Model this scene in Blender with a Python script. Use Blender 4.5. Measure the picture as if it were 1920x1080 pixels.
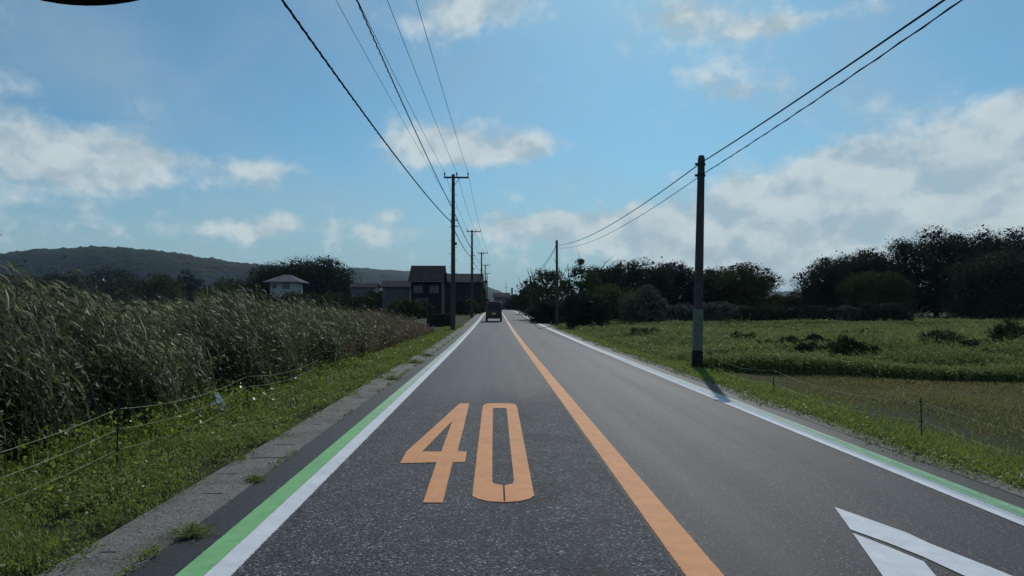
import bpy, bmesh, math, random
import numpy as np
from mathutils import Vector, Matrix, Euler
R = math.radians
for o in list(bpy.data.objects): bpy.data.objects.remove(o)
scn = bpy.context.scene
COL = scn.collection

# ------------------------------------------------------------------ camera
CAMH = 1.45
cd = bpy.data.cameras.new('camera'); cam = bpy.data.objects.new('camera', cd); COL.objects.link(cam)
cam.location = (0, 0, CAMH)
cam.rotation_euler = Euler((R(90 + 1.86), 0, R(-1.527)), 'XYZ')
cd.sensor_width = 36; cd.lens = 22.5; cd.clip_start = 0.05; cd.clip_end = 20000
scn.camera = cam
RM = cam.rotation_euler.to_matrix()
def ray(px, py): return RM @ Vector(((px - 960) / 1200, -(py - 540) / 1200, -1))
def P(px, py, y):                       # point of the place seen at a photograph pixel at forward distance y
    d = ray(px, py); return Vector((0, 0, CAMH)) + d * (y / d.y)
def G(px, py, h=0.0):                   # the same on level ground of height h
    d = ray(px, py); return Vector((0, 0, CAMH)) + d * ((h - CAMH) / d.z)

# ------------------------------------------------------------------ light and sky
SUN_EL, SUN_AZ = 41.0, 15.0             # azimuth measured from the road direction towards the right
EXPOSURE = -0.2
sd = bpy.data.lights.new('sun', 'SUN'); sun = bpy.data.objects.new('sun', sd); COL.objects.link(sun)
sd.energy = 2.7; sd.angle = R(0.6); sd.color = (1.0, 0.95, 0.89)
sv = Vector((math.sin(R(SUN_AZ)) * math.cos(R(SUN_EL)), math.cos(R(SUN_AZ)) * math.cos(R(SUN_EL)), math.sin(R(SUN_EL))))
sun.rotation_euler = sv.to_track_quat('Z', 'Y').to_euler(); sun.location = (0, 0, 60)
vs = scn.view_settings; vs.view_transform = 'Standard'; vs.look = 'None'; vs.gamma = 1; vs.use_curve_mapping = False
vs.exposure = EXPOSURE

HAZE = 0.00007
class NT:
    """small node-tree helper"""
    def __init__(s, tree): s.t = tree; s.n = tree.nodes; s.l = tree.links
    def add(s, typ, props=None, **ins):
        n = s.n.new(typ)
        for k, v in (props or {}).items(): setattr(n, k, v)
        for k, v in ins.items():
            k = int(k[1:]) if k[0] == 'i' and k[1:].isdigit() else k.replace('_', ' ')
            s.set(n.inputs[k], v)
        return n
    def set(s, sock, v):
        if isinstance(v, bpy.types.NodeSocket): s.l.new(v, sock)
        elif isinstance(v, bpy.types.Node): s.l.new(v.outputs[0], sock)
        else:
            if isinstance(v, (tuple, list)) and len(v) == 3 and sock.type == 'RGBA': v = (*v, 1)
            sock.default_value = v
    def m(s, op, a, b=None, c=None, clamp=False):
        n = s.n.new('ShaderNodeMath'); n.operation = op; n.use_clamp = clamp
        s.set(n.inputs[0], a)
        if b is not None: s.set(n.inputs[1], b)
        if c is not None: s.set(n.inputs[2], c)
        return n.outputs[0]
    def mix(s, f, a, b, blend='MIX'):
        n = s.n.new('ShaderNodeMix'); n.data_type = 'RGBA'; n.blend_type = blend
        s.set(n.inputs[0], f); s.set(n.inputs[6], a); s.set(n.inputs[7], b)
        return n.outputs[2]
    def noise(s, vec, scale, detail=4, rough=0.55, dist=0.0):
        return s.add('ShaderNodeTexNoise', Vector=vec, Scale=scale, Detail=detail, Roughness=rough, Distortion=dist).outputs[0]
    def ramp(s, f, a, b, c0=0.0, c1=1.0, smooth=True):
        n = s.n.new('ShaderNodeMapRange'); n.interpolation_type = 'SMOOTHSTEP' if smooth else 'LINEAR'
        s.set(n.inputs[0], f); n.inputs[1].default_value = a; n.inputs[2].default_value = b
        n.inputs[3].default_value = c0; n.inputs[4].default_value = c1
        return n.outputs[0]

world = bpy.data.worlds.new('World'); scn.world = world; world.use_nodes = True
W = NT(world.node_tree); W.n.clear()
sky = W.add('ShaderNodeTexSky', dict(sky_type='NISHITA', sun_disc=False, sun_elevation=R(SUN_EL), sun_rotation=R(SUN_AZ),
        air_density=1.0, dust_density=0.6, ozone_density=2.0, altitude=0))
SKY_TINT = (0.54, 0.99, 1.11)
gen = W.add('ShaderNodeTexCoord').outputs['Generated']
sx = W.add('ShaderNodeSeparateXYZ', Vector=gen)
az = W.m('ARCTAN2', sx.outputs[0], sx.outputs[1]); el = W.m('ARCSINE', sx.outputs[2])
ae = W.add('ShaderNodeCombineXYZ', X=az, Y=el, Z=0.0).outputs[0]
def azel(px, py):
    d = ray(px, py).normalized(); return math.atan2(d.x, d.y), math.asin(d.z)
# cloud banks: centre, half width, half height (photograph pixels), weight
CL = [(45,268,92,34,.82),(120,300,60,30,.45),(205,312,52,42,.78),(325,300,62,15,.66),(465,322,52,18,.66),(395,345,110,14,.28),(560,318,40,10,.2),
      (775,262,62,42,.95),(868,268,48,34,.9),(985,272,55,26,.95),(920,290,80,16,.55),(900,10,130,38,.85),(805,50,50,40,.5),
      (1290,30,75,28,.85),(1440,48,100,18,.9),(1320,150,72,42,.62),(1392,172,30,12,.6),(1585,318,50,36,.85),
      (1400,392,78,52,.85),(1540,400,130,58,.9),(1700,430,170,66,1.0),(1870,350,130,78,1.0),(1800,470,250,55,.8),(1900,208,26,26,.7),
      (1480,470,200,40,.6),(935,425,55,24,.85),(1045,422,65,26,.9),(1150,418,55,22,.8),(1245,425,62,32,.9),(1180,470,320,22,.45),
      (980,365,28,12,.45),(500,425,55,22,.7),(738,402,28,14,.6),(650,428,70,18,.5),(770,430,50,18,.5),(390,430,60,16,.4),(1100,110,60,30,.25),
      (1350,500,300,26,.35),(2300,300,400,120,.9),(-500,260,300,90,.9),(1500,-300,300,90,.9)]
tot = None
for (cx, cy, rx, ry, wt) in CL:
    a, e = azel(cx, cy)
    dx = W.m('MULTIPLY', W.m('SUBTRACT', az, a), 1200 / rx * 0.8); dy = W.m('MULTIPLY', W.m('SUBTRACT', el, e), 1200 / ry * 0.8)
    r2 = W.m('ADD', W.m('MULTIPLY', dx, dx), W.m('MULTIPLY', dy, dy))
    g = W.m('MULTIPLY', W.m('EXPONENT', W.m('MULTIPLY', r2, -1.0)), wt)
    tot = g if tot is None else W.m('MAXIMUM', tot, g) if wt > 5 else W.m('ADD', tot, g)
tot = W.m('MINIMUM', tot, 1.15)
pv = W.add('ShaderNodeMapping', Vector=ae); pv.inputs['Scale'].default_value = (1.0, 1.25, 1)
n1 = W.noise(pv.outputs[0], 13, 10, 0.56, 0.15)
n2 = W.noise(pv.outputs[0], 4.2, 6, 0.55, 0.2)
d0 = W.m('ADD', tot, W.m('MULTIPLY', W.m('SUBTRACT', n1, 0.5), 1.75))
d0 = W.m('ADD', d0, W.m('MULTIPLY', W.m('SUBTRACT', n2, 0.5), 0.5))
n3 = W.noise(pv.outputs[0], 34, 8, 0.55, 0.1); d0 = W.m('ADD', d0, W.m('MULTIPLY', W.m('SUBTRACT', n3, 0.5), W.ramp(el, 0.04, 0.26, 1.8, 0.6)))
dens = W.ramp(d0, 0.22, 1.05)
pu = W.add('ShaderNodeMapping', Vector=ae); pu.inputs['Scale'].default_value = (1.0, 1.25, 1); pu.inputs['Location'].default_value = (0.006, 0.035, 0)
n1b = W.noise(pu.outputs[0], 13, 10, 0.56, 0.15)
lit = W.ramp(W.m('SUBTRACT', n1, n1b), -0.16, 0.14)
core = W.ramp(d0, 0.75, 1.5)
ccol = W.mix(lit, (5.0, 6.5, 7.4), (8.5, 9.5, 9.7))
ccol = W.mix(W.m('MULTIPLY', core, 0.35), ccol, (5.7, 6.9, 7.5))
skyc = W.mix(1.0, sky.outputs[0], SKY_TINT, 'MULTIPLY')
veil = W.m('MULTIPLY', W.ramp(el, 0.0, 0.26, 1.0, 0.0), 0.78)
skyc = W.mix(veil, skyc, (3.7, 5.4, 6.3))
skyc = W.mix(W.m('MULTIPLY', W.ramp(n2, 0.38, 0.72), 0.38), skyc, (4.4, 6.2, 7.3))
skyc = W.mix(0.08, skyc, (5.6, 6.8, 7.4))
allc = W.mix(W.m('MULTIPLY', dens, 0.88), skyc, ccol)
bg = W.add('ShaderNodeBackground', Color=allc, Strength=0.085)
wo = W.add('ShaderNodeOutputWorld', Surface=bg.outputs[0])

# ------------------------------------------------------------------ helpers
def tag(o, label=None, cat=None, group=None, kind=None):
    if label: o['label'] = label
    if cat: o['category'] = cat
    if group: o['group'] = group
    if kind: o['kind'] = kind
    return o
def link(o, parent=None):
    COL.objects.link(o)
    if parent is not None: o.parent = parent
    return o
def empty(name, loc, label, cat, group=None, rz=0.0):
    o = bpy.data.objects.new(name, None); o.empty_display_size = 0.2; COL.objects.link(o)
    o.location = loc; o.rotation_euler = (0, 0, rz); return tag(o, label, cat, group)
def mesh_obj(name, verts, faces, mat, parent=None, smooth=False):
    me = bpy.data.meshes.new(name)
    if isinstance(verts, np.ndarray):
        fa = np.asarray(faces, dtype=np.int32); k = fa.shape[1]
        me.vertices.add(len(verts)); me.vertices.foreach_set('co', verts.astype(np.float32).ravel())
        me.loops.add(fa.size); me.loops.foreach_set('vertex_index', fa.ravel())
        me.polygons.add(len(fa)); me.polygons.foreach_set('loop_start', np.arange(0, fa.size, k, dtype=np.int32))
        me.update(calc_edges=True)
    else:
        me.from_pydata([tuple(v) for v in verts], [], faces); me.update()
    if smooth: me.polygons.foreach_set('use_smooth', [True] * len(me.polygons))
    me.materials.append(mat)
    return link(bpy.data.objects.new(name, me), parent)
class MB:
    def __init__(s): s.v = []; s.f = []
    def box(s, x0, x1, y0, y1, z0, z1, taper=0.0):
        b = len(s.v); t = taper
        s.v += [(x0,y0,z0),(x1,y0,z0),(x1,y1,z0),(x0,y1,z0),(x0+t,y0+t,z1),(x1-t,y0+t,z1),(x1-t,y1-t,z1),(x0+t,y1-t,z1)]
        s.f += [(b,b+3,b+2,b+1),(b+4,b+5,b+6,b+7),(b,b+1,b+5,b+4),(b+1,b+2,b+6,b+5),(b+2,b+3,b+7,b+6),(b+3,b,b+4,b+7)]
        return s
    def tube(s, pts, r, n=8, cap=True):
        pts = [Vector(p) for p in pts]; rs = r if isinstance(r, (list, tuple)) else [r] * len(pts)
        b = len(s.v); up = Vector((0.13, 0.07, 1)).normalized()
        for i, p in enumerate(pts):
            d = (pts[min(i + 1, len(pts) - 1)] - pts[max(i - 1, 0)]).normalized()
            u = d.cross(up)
            if u.length < 0.15: u = d.cross(Vector((1, 0.1, 0)))
            u.normalize(); w = u.cross(d)
            for k in range(n):
                a = 2 * math.pi * k / n; s.v.append(tuple(p + (u * math.cos(a) + w * math.sin(a)) * rs[i]))
        for i in range(len(pts) - 1):
            for k in range(n):
                a, c = b + i * n + k, b + i * n + (k + 1) % n; s.f.append((a, c, c + n, a + n))
        if cap:
            s.f.append(tuple(b + k for k in range(n))[::-1]); s.f.append(tuple(b + (len(pts) - 1) * n + k for k in range(n)))
        return s
    def poly(s, pts): b = len(s.v); s.v += [tuple(p) for p in pts]; s.f.append(tuple(range(b, b + len(pts)))); return s
    def prism(s, prof, x0, x1):             # profile in (y,z) swept along x
        b = len(s.v); n = len(prof)
        s.v += [(x0, y, z) for y, z in prof] + [(x1, y, z) for y, z in prof]
        s.f += [tuple(range(b, b + n))[::-1], tuple(range(b + n, b + 2 * n))] + [(b+i, b+(i+1)%n, b+n+(i+1)%n, b+n+i) for i in range(n)]
        return s
    def obj(s, name, mat, parent=None, smooth=False, bevel=0):
        o = mesh_obj(name, s.v, s.f, mat, parent, smooth)
        bm = bmesh.new(); bm.from_mesh(o.data); bmesh.ops.recalc_face_normals(bm, faces=bm.faces); bm.to_mesh(o.data); bm.free()
        if bevel:
            m = o.modifiers.new('bevel', 'BEVEL'); m.width = bevel; m.segments = 3; m.limit_method = 'ANGLE'; m.angle_limit = R(35)
        if smooth:
            try: o.data.set_sharp_from_angle(angle=R(50))
            except Exception: pass
        return o

HX = [-50, 25, 42, 60, 68, 85, 105, 120, 150, 280, 900, 9000]
HZ = [0, 0, .10, .28, .40, .65, .85, 1.03, 1.13, 1.05, 1.0, 1.0]
def H(y): return float(np.interp(y, HX, HZ))
def Hv(y): return np.interp(y, HX, HZ)

# ------------------------------------------------------------------ materials
def mat(name):
    m = bpy.data.materials.new(name); m.use_nodes = True; t = NT(m.node_tree); t.n.clear()
    out = t.add('ShaderNodeOutputMaterial'); return m, t, out
def simple(name, col, rough=0.6, metal=0.0, var=0.25, scale=6.0, bump=0.0, bscale=40, spec=0.4, coat=0.0):
    m, t, out = mat(name); tc = t.add('ShaderNodeTexCoord').outputs['Object']
    n = t.noise(tc, scale, 5, 0.6)
    c = t.mix(t.m('MULTIPLY', t.ramp(n, 0.3, 0.7), 1.0), tuple(x * (1 - var) for x in col), tuple(min(1, x * (1 + var)) for x in col))
    b = t.add('ShaderNodeBsdfPrincipled', Base_Color=c, Roughness=rough, Metallic=metal)
    b.inputs['Specular IOR Level'].default_value = spec; b.inputs['Coat Weight'].default_value = coat
    if bump:
        bp = t.add('ShaderNodeBump', Height=t.noise(tc, bscale, 4), Strength=bump, Distance=0.02); t.set(b.inputs['Normal'], bp.outputs[0])
    t.set(out.inputs[0], b.outputs[0]); return m
def leafmat(name, c1, c2, c3=None, frac3=0.1, trans=0.4, rough=0.5, spec=0.35, big=0.25):
    m, t, out = mat(name); geo = t.add('ShaderNodeNewGeometry'); rnd = geo.outputs['Random Per Island']
    tc = t.add('ShaderNodeTexCoord').outputs['Object']
    n = t.noise(tc, big, 3)
    f = t.m('ADD', t.m('MULTIPLY', rnd, 0.55), t.m('MULTIPLY', t.ramp(n, 0.3, 0.7), 0.45))
    c = t.mix(f, c1, c2)
    if c3: c = t.mix(t.ramp(t.m('FRACT', t.m('MULTIPLY', rnd, 17.3)), 1 - frac3, 1 - frac3 * 0.8), c, c3)
    b = t.add('ShaderNodeBsdfPrincipled', Base_Color=c, Roughness=rough); b.inputs['Specular IOR Level'].default_value = spec
    tr = t.add('ShaderNodeBsdfTranslucent', Color=t.mix(0.35, c, (c2[0] * 1.6, c2[1] * 1.7, c2[2])))
    mx = t.add('ShaderNodeMixShader', i0=trans, i1=b.outputs[0], i2=tr.outputs[0])
    t.set(out.inputs[0], mx.outputs[0]); return m

def road_mat():
    m, t, out = mat('asphalt'); tc = t.add('ShaderNodeTexCoord').outputs['Object']; s = t.add('ShaderNodeSeparateXYZ', Vector=tc)
    x, y = s.outputs[0], s.outputs[1]
    wob = t.m('MULTIPLY', t.m('SUBTRACT', t.noise(tc, 1.3, 4), 0.5), 3.0)
    wob2 = t.m('MULTIPLY', t.m('SUBTRACT', t.noise(tc, 5, 3), 0.5), 0.05)
    inx = t.m('MULTIPLY', t.ramp(t.m('ADD', x, wob2), -1.60, -1.55), t.ramp(t.m('ADD', x, wob2), 0.99, 1.03, 1, 0))
    coarse = t.m('MULTIPLY', inx, t.ramp(t.m('ADD', y, wob), 9.0, 12.5, 1, 0))
    sp = t.add('ShaderNodeTexVoronoi', Vector=tc, Scale=72).outputs['Distance']
    spc = t.add('ShaderNodeTexVoronoi', Vector=tc, Scale=72).outputs['Color']
    fl = t.add('ShaderNodeSeparateColor', Color=spc).outputs[0]
    fine = t.noise(tc, 190, 3, 0.7)
    blot = t.noise(tc, 0.55, 5, 0.6); blot2 = t.noise(tc, 3.2, 4, 0.6)
    strk = t.add('ShaderNodeMapping', Vector=tc); strk.inputs['Scale'].default_value = (2.2, 0.05, 1)
    st = t.noise(strk.outputs[0], 1.0, 4, 0.6)
    base = t.mix(fine, (.012, .017, .021), (.029, .036, .042))
    base = t.mix(t.ramp(fl, 0.88, 0.96), base, (.13, .14, .148)); base = t.mix(t.ramp(sp, .5, .8, 0, .6), base, (.008, .009, .010))
    base = t.mix(t.m('MULTIPLY', t.ramp(blot, .3, .7), .35), base, (.034, .038, .041))
    base = t.mix(t.m('MULTIPLY', t.ramp(st, .35, .7), .06), base, (.056, .06, .062))
    cc = t.mix(fl, (.016, .019, .022), (.175, .190, .20)); cc = t.mix(t.ramp(sp, .45, .75), cc, (.012, .013, .015))
    cc = t.mix(t.ramp(fl, .92, .98), cc, (.34, .36, .37))
    cc = t.mix(t.m('MULTIPLY', t.ramp(blot2, .35, .7), .35), cc, (.045, .049, .055))
    dk = t.m('MULTIPLY', t.ramp(t.noise(tc, 1.6, 5, .6, .4), .46, .62), t.ramp(x, -.2, .9, .35, 1)); cc = t.mix(t.m('MULTIPLY', dk, .65), cc, (.016, .018, .020))
    base = t.mix(t.m('MULTIPLY', t.ramp(t.noise(tc, .9, 5, .65, .5), .5, .66), .45), base, (.014, .017, .020))
    tr_ = t.m('MULTIPLY', t.ramp(t.m('ABSOLUTE', t.m('SUBTRACT', t.m('ABSOLUTE', t.m('SUBTRACT', x, 2.35)), .72)), .05, .34, 1, 0), .4); base = t.mix(tr_, base, (.042, .050, .055))
    c = t.mix(t.m('MULTIPLY', coarse, 0.85), base, cc)
    # dark seam along the centre line, broken bitumen edge beside the gutters, cracks
    seam = t.m('MULTIPLY', t.ramp(t.m('ADD', x, wob2), 0.99, 1.015), t.ramp(y, 12, 16, 1, 0)); seam = t.m('MULTIPLY', seam, t.ramp(x, 1.03, 1.045, 1, 0))
    c = t.mix(seam, c, (.018, .018, .02))
    sh = t.m('MULTIPLY', t.ramp(x, -1.77, -1.74, 1, 0), 0.6)
    c = t.mix(sh, c, (.034, .038, .036))
    sh2 = t.m('MULTIPLY', t.ramp(x, 3.80, 3.84), 0.6); c = t.mix(sh2, c, (.035, .04, .034))
    fr = t.m('MULTIPLY', t.m('MULTIPLY', t.ramp(x, 3.0, 3.4), t.ramp(blot2, .48, .56)), t.ramp(sp, .35, .6)); c = t.mix(t.m('MULTIPLY', fr, t.ramp(y, 5, 9)), c, (.02, .02, .022))
    cr = t.add('ShaderNodeTexVoronoi', dict(feature='DISTANCE_TO_EDGE'), Vector=tc, Scale=0.42).outputs[0]
    crm = t.m('MULTIPLY', t.ramp(t.m('ADD', cr, t.m('MULTIPLY', t.m('SUBTRACT', blot2, .5), .05)), 0.0, 0.008, 1, 0), t.ramp(blot, .46, .56))
    c = t.mix(t.m('MULTIPLY', crm, .7), c, (.02, .02, .02))
    hgt = t.m('ADD', t.m('MULTIPLY', fine, .35), t.m('MULTIPLY', t.ramp(sp, 0, .8, 1, 0), t.m('ADD', t.m('MULTIPLY', coarse, 1.6), .35)))
    bp = t.add('ShaderNodeBump', Height=hgt, Strength=0.55, Distance=0.006)
    ro = t.m('ADD', t.m('MULTIPLY', coarse, .12), t.ramp(st, .3, .7, .64, .59))
    b = t.add('ShaderNodeBsdfPrincipled', Base_Color=c, Roughness=ro, Normal=bp.outputs[0]); b.inputs['Specular IOR Level'].default_value = 0.21
    t.set(out.inputs[0], b.outputs[0]); return m
def paint_mat(name, col, wear=0.5, fade=None, edges=()):
    m, t, out = mat(name); tc = t.add('ShaderNodeTexCoord').outputs['Object']; yy = t.add('ShaderNodeSeparateXYZ', Vector=tc).outputs[1]; col0 = col
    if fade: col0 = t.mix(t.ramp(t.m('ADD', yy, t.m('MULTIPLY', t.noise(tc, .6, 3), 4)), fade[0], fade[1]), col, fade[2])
    n1 = t.noise(tc, 60, 5, .7); n2 = t.noise(tc, 2.2, 4, .6); n3 = t.noise(tc, 9, 4, .6)
    c = t.mix(t.ramp(n3, .3, .7), t.mix(1.0, col0, (.85, .85, .85), 'MULTIPLY'), col0)
    c = t.mix(t.m('MULTIPLY', t.ramp(n2, .35, .7), .35), c, t.mix(1.0, col0, (.7, .7, .72), 'MULTIPLY'))
    w = t.m('ADD', t.m('MULTIPLY', n1, .6), t.m('MULTIPLY', n2, .4))
    c = t.mix(t.ramp(w, .60 + .1 * (1 - wear), .66 + .1 * (1 - wear), 0, .85), c, (.07, .072, .075))
    cr = t.add('ShaderNodeTexVoronoi', dict(feature='DISTANCE_TO_EDGE'), Vector=tc, Scale=2.3).outputs[0]
    c = t.mix(t.m('MULTIPLY', t.ramp(cr, 0, .006, 1, 0), t.m('MULTIPLY', t.ramp(n2, .5, .6), .6)), c, (.05, .04, .03))
    bp = t.add('ShaderNodeBump', Height=n1, Strength=.3, Distance=.003)
    b = t.add('ShaderNodeBsdfPrincipled', Base_Color=c, Roughness=.7, Normal=bp.outputs[0]); b.inputs['Specular IOR Level'].default_value = .25
    hole = t.ramp(t.noise(tc, 130, 4, .75), .66, .69); hole = t.m('MULTIPLY', hole, t.ramp(n2, .40, .62, .25, 1))
    if edges:
        xx = t.add('ShaderNodeSeparateXYZ', Vector=tc).outputs[0]; dmin = None
        for e in edges:
            d_ = t.m('ABSOLUTE', t.m('SUBTRACT', xx, e)); dmin = d_ if dmin is None else t.m('MINIMUM', dmin, d_)
        hole = t.m('MAXIMUM', hole, t.m('LESS_THAN', dmin, t.m('MULTIPLY', t.ramp(t.noise(tc, 55, 6, .8), .45, .75), .014)))
    tp = t.add('ShaderNodeBsdfTransparent'); mx = t.add('ShaderNodeMixShader', i0=hole, i1=b.outputs[0], i2=tp.outputs[0])
    t.set(out.inputs[0], mx.outputs[0]); return m
def ground_mat():
    m, t, out = mat('soil and turf'); tc = t.add('ShaderNodeTexCoord').outputs['Object']
    n1 = t.noise(tc, 0.35, 6, .6); n2 = t.noise(tc, 9, 5, .65); n3 = t.noise(tc, 60, 3, .6); s = t.add('ShaderNodeSeparateXYZ', Vector=tc)
    c = t.mix(t.ramp(n2, .3, .7), (.022, .032, .012), (.055, .075, .022))
    c = t.mix(t.m('MULTIPLY', t.ramp(n1, .42, .62), .8), c, (.075, .062, .034))
    c = t.mix(t.m('MULTIPLY', n3, .4), c, (.03, .028, .016))
    far = t.ramp(s.outputs[1], 60, 160)
    c = t.mix(t.m('MULTIPLY', far, .7), c, (.030, .040, .016))
    bp = t.add('ShaderNodeBump', Height=t.m('ADD', n2, n3), Strength=.7, Distance=.05)
    b = t.add('ShaderNodeBsdfPrincipled', Base_Color=c, Roughness=.95, Normal=bp.outputs[0]); b.inputs['Specular IOR Level'].default_value = .15
    t.set(out.inputs[0], b.outputs[0]); return m
def concrete_mat(name='gutter concrete', col=(.155, .150, .135)):
    m, t, out = mat(name); tc = t.add('ShaderNodeTexCoord').outputs['Object']
    n1 = t.noise(tc, 2.1, 6, .65); n2 = t.noise(tc, 22, 5, .7); sp = t.add('ShaderNodeTexVoronoi', Vector=tc, Scale=60)
    fl = t.add('ShaderNodeSeparateColor', Color=sp.outputs['Color']).outputs[0]
    c = t.mix(t.ramp(n2, .3, .7), tuple(x * .65 for x in col), tuple(x * 1.1 for x in col))
    c = t.mix(t.ramp(n1, .44, .66, 0, .7), c, (.045, .050, .034))
    c = t.mix(t.ramp(fl, .94, .98, 0, .6), c, (.26, .26, .24)); c = t.mix(t.ramp(t.noise(tc, .9, 4), .5, .7, 0, .6), c, (.10, .085, .062)); c = t.mix(t.ramp(fl, .12, .05, 0, .7), c, (.02, .02, .02))
    bp = t.add('ShaderNodeBump', Height=t.m('ADD', n2, sp.outputs['Distance']), Strength=.6, Distance=.01)
    b = t.add('ShaderNodeBsdfPrincipled', Base_Color=c, Roughness=.85, Normal=bp.outputs[0]); t.set(out.inputs[0], b.outputs[0]); return m
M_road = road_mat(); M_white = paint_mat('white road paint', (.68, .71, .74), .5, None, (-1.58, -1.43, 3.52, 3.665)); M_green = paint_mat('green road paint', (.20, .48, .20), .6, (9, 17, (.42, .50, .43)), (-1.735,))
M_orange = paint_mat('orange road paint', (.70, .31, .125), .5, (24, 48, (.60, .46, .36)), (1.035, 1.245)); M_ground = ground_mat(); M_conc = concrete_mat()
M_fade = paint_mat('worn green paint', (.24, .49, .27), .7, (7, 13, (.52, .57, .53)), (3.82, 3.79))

# ------------------------------------------------------------------ terrain and road
def strip(name, x0, x1, y0, y1, lift, m, parent=None, step=2.0, thick=0.0, jit=0.0, seed=0):
    rr = random.Random(seed); ys = []; y = y0
    while y < y1:
        ys.append(y); y += (step if y < 160 else 30)
    ys.append(y1); v = []; f = []
    for y in ys:
        a = rr.uniform(-jit, jit); b = rr.uniform(-jit, jit)
        v += [(x0 + a, y, H(y) + lift), (x1 + b, y, H(y) + lift)]
    for i in range(len(ys) - 1): f.append((2*i, 2*i+1, 2*i+3, 2*i+2))
    if thick:
        n = len(v); v += [(p[0] + (-.02 if k % 2 == 0 else .02), p[1], p[2] - thick) for k, p in enumerate(v)]
        for i in range(len(ys) - 1):
            f.append((2*i, 2*i+2, n+2*i+2, n+2*i)); f.append((2*i+1, n+2*i+1, n+2*i+3, 2*i+3))
    return mesh_obj(name, v, f, m, parent)
def gridmesh():
    xs = np.concatenate([[-6000,-3000,-1500,-800,-400,-200,-120], np.arange(-80,-12,4.0), np.arange(-12,-2.4,.4), [-2.38], [0], [4.12], np.arange(4.5,14,.5), np.arange(14,80,4.0), [120,200,400,800,1500,3000,6000]])
    ys = np.concatenate([[-300,-100,-40], np.arange(-12,50,.75), np.arange(50,160,5.0), [200,300,450,700,1100,2000,3500,7000,9000]])
    X, Y = np.meshgrid(xs, ys); rs = np.random.RandomState(3)
    Z = Hv(Y) - .03
    off = (X < -2.6) | (X > 4.4)
    bump = .05 * np.sin(X * 1.7 + Y * .6) + .04 * np.sin(Y * 1.3 + X * .4)
    Z = Z + np.where(off & (np.abs(X) < 80), bump * .6 + rs.uniform(-.012, .012, X.shape) - .01, 0)
    Z = Z - np.where(X > 5.0, np.clip((X - 5.0) * .06, 0, .12), 0)                     # the right field lies slightly lower
    Z = Z + np.where(np.abs(X) > 300, np.clip(np.abs(X) - 300, 0, 1500) * .002, 0)
    Z = np.where(~off, Hv(Y) - .12, Z)
    n, k = X.shape; idx = np.arange(n * k).reshape(n, k)
    f = np.stack([idx[:-1, :-1], idx[:-1, 1:], idx[1:, 1:], idx[1:, :-1]], -1).reshape(-1, 4)
    return np.stack([X, Y, Z], -1).reshape(-1, 3), f
gv, gf = gridmesh()
ground = mesh_obj('ground', gv, gf, M_ground, smooth=True); tag(ground, 'soil and turf ground spreading out on both sides of the road', 'ground', kind='structure')
road = strip('road', -2.05, 4.06, -12, 620, 0.0, M_road); tag(road, 'grey two lane asphalt road running straight ahead', 'road', kind='structure')
strip('edge_line', -1.58, -1.43, -12, 600, .004, M_white, road, jit=.004)
strip('edge_line', 3.52, 3.665, -12, 600, .004, M_white, road, jit=.006, seed=2)
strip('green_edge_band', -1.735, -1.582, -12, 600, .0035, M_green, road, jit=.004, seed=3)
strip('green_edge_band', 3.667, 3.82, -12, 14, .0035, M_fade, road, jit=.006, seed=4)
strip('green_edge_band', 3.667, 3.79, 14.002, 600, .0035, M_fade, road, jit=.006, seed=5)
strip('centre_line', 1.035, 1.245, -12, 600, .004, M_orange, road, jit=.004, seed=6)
strip('gutter', -2.47, -2.0, -12, 400, .008, M_conc, None, thick=.1, jit=.012, seed=7)
bpy.data.objects['gutter'].name = 'gutter'
tag(bpy.data.objects['gutter'], 'weathered concrete gutter strip along the left edge of the road', 'gutter', kind='structure')
g2 = strip('gutter', 4.062, 4.38, -12, 400, .005, M_conc, None, thick=.1, jit=.02, seed=8)
tag(g2, 'overgrown concrete gutter strip along the right edge of the road', 'gutter', kind='structure')
# open joints between the gutter slabs
M_dark = simple('dark joint', (.012, .012, .012), .95)
for gx0, gx1, par in ((-2.46, -2.02, bpy.data.objects['gutter']), (4.08, 4.37, g2)):
    rr = random.Random(5); mb = MB(); y = 1.5
    while y < 40:
        a = rr.uniform(0, .22); w = rr.uniform(.06, .20) if rr.random() < .8 else rr.uniform(.3, .44)
        xa = gx0 + min(a, .44 - w); mb.box(xa, min(gx1, xa + w), y, y + rr.uniform(.008, .018), .001 + H(y), .0105 + H(y)); y += .6 if rr.random() < .7 else 1.2
    mb.obj('slab_joint', M_dark, par)

def marking(name, rings, m, lift=.005, hole=None, label=None):
    """painted figure given as outline (and holes) in photograph pixels, laid on the road"""
    bm = bmesh.new(); edges = []
    for ring in rings:
        vsx = [bm.verts.new((G(px, py).x, G(px, py).y, lift)) for px, py in ring]
        for i in range(len(vsx)): edges.append(bm.edges.new((vsx[i], vsx[(i + 1) % len(vsx)])))
    bmesh.ops.triangle_fill(bm, use_beauty=True, use_dissolve=False, edges=edges)
    for f in bm.faces:
        if f.normal.z < 0: f.normal_flip()
    me = bpy.data.meshes.new(name); bm.to_mesh(me); bm.free(); me.materials.append(m)
    o = link(bpy.data.objects.new(name, me), road)
    if label: o['label'] = label
    return o
c3 = lambda L: [(700 + x / 3, 730 + y / 3) for x, y in L]
c4 = lambda L: [(1280 + x / 2.7, 680 + y / 2.7) for x, y in L]
marking('speed_numeral', [c3([(540,80),(485,81),(338,215),(188,350),(150,418),(355,413),(280,640),(390,640),(446,413),(516,411),(526,352),(474,351),(508,215)]),
        c3([(444,180),(275,352),(382,352)])], M_orange, label='orange painted figure 4 of the 40 on the left lane')
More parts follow.
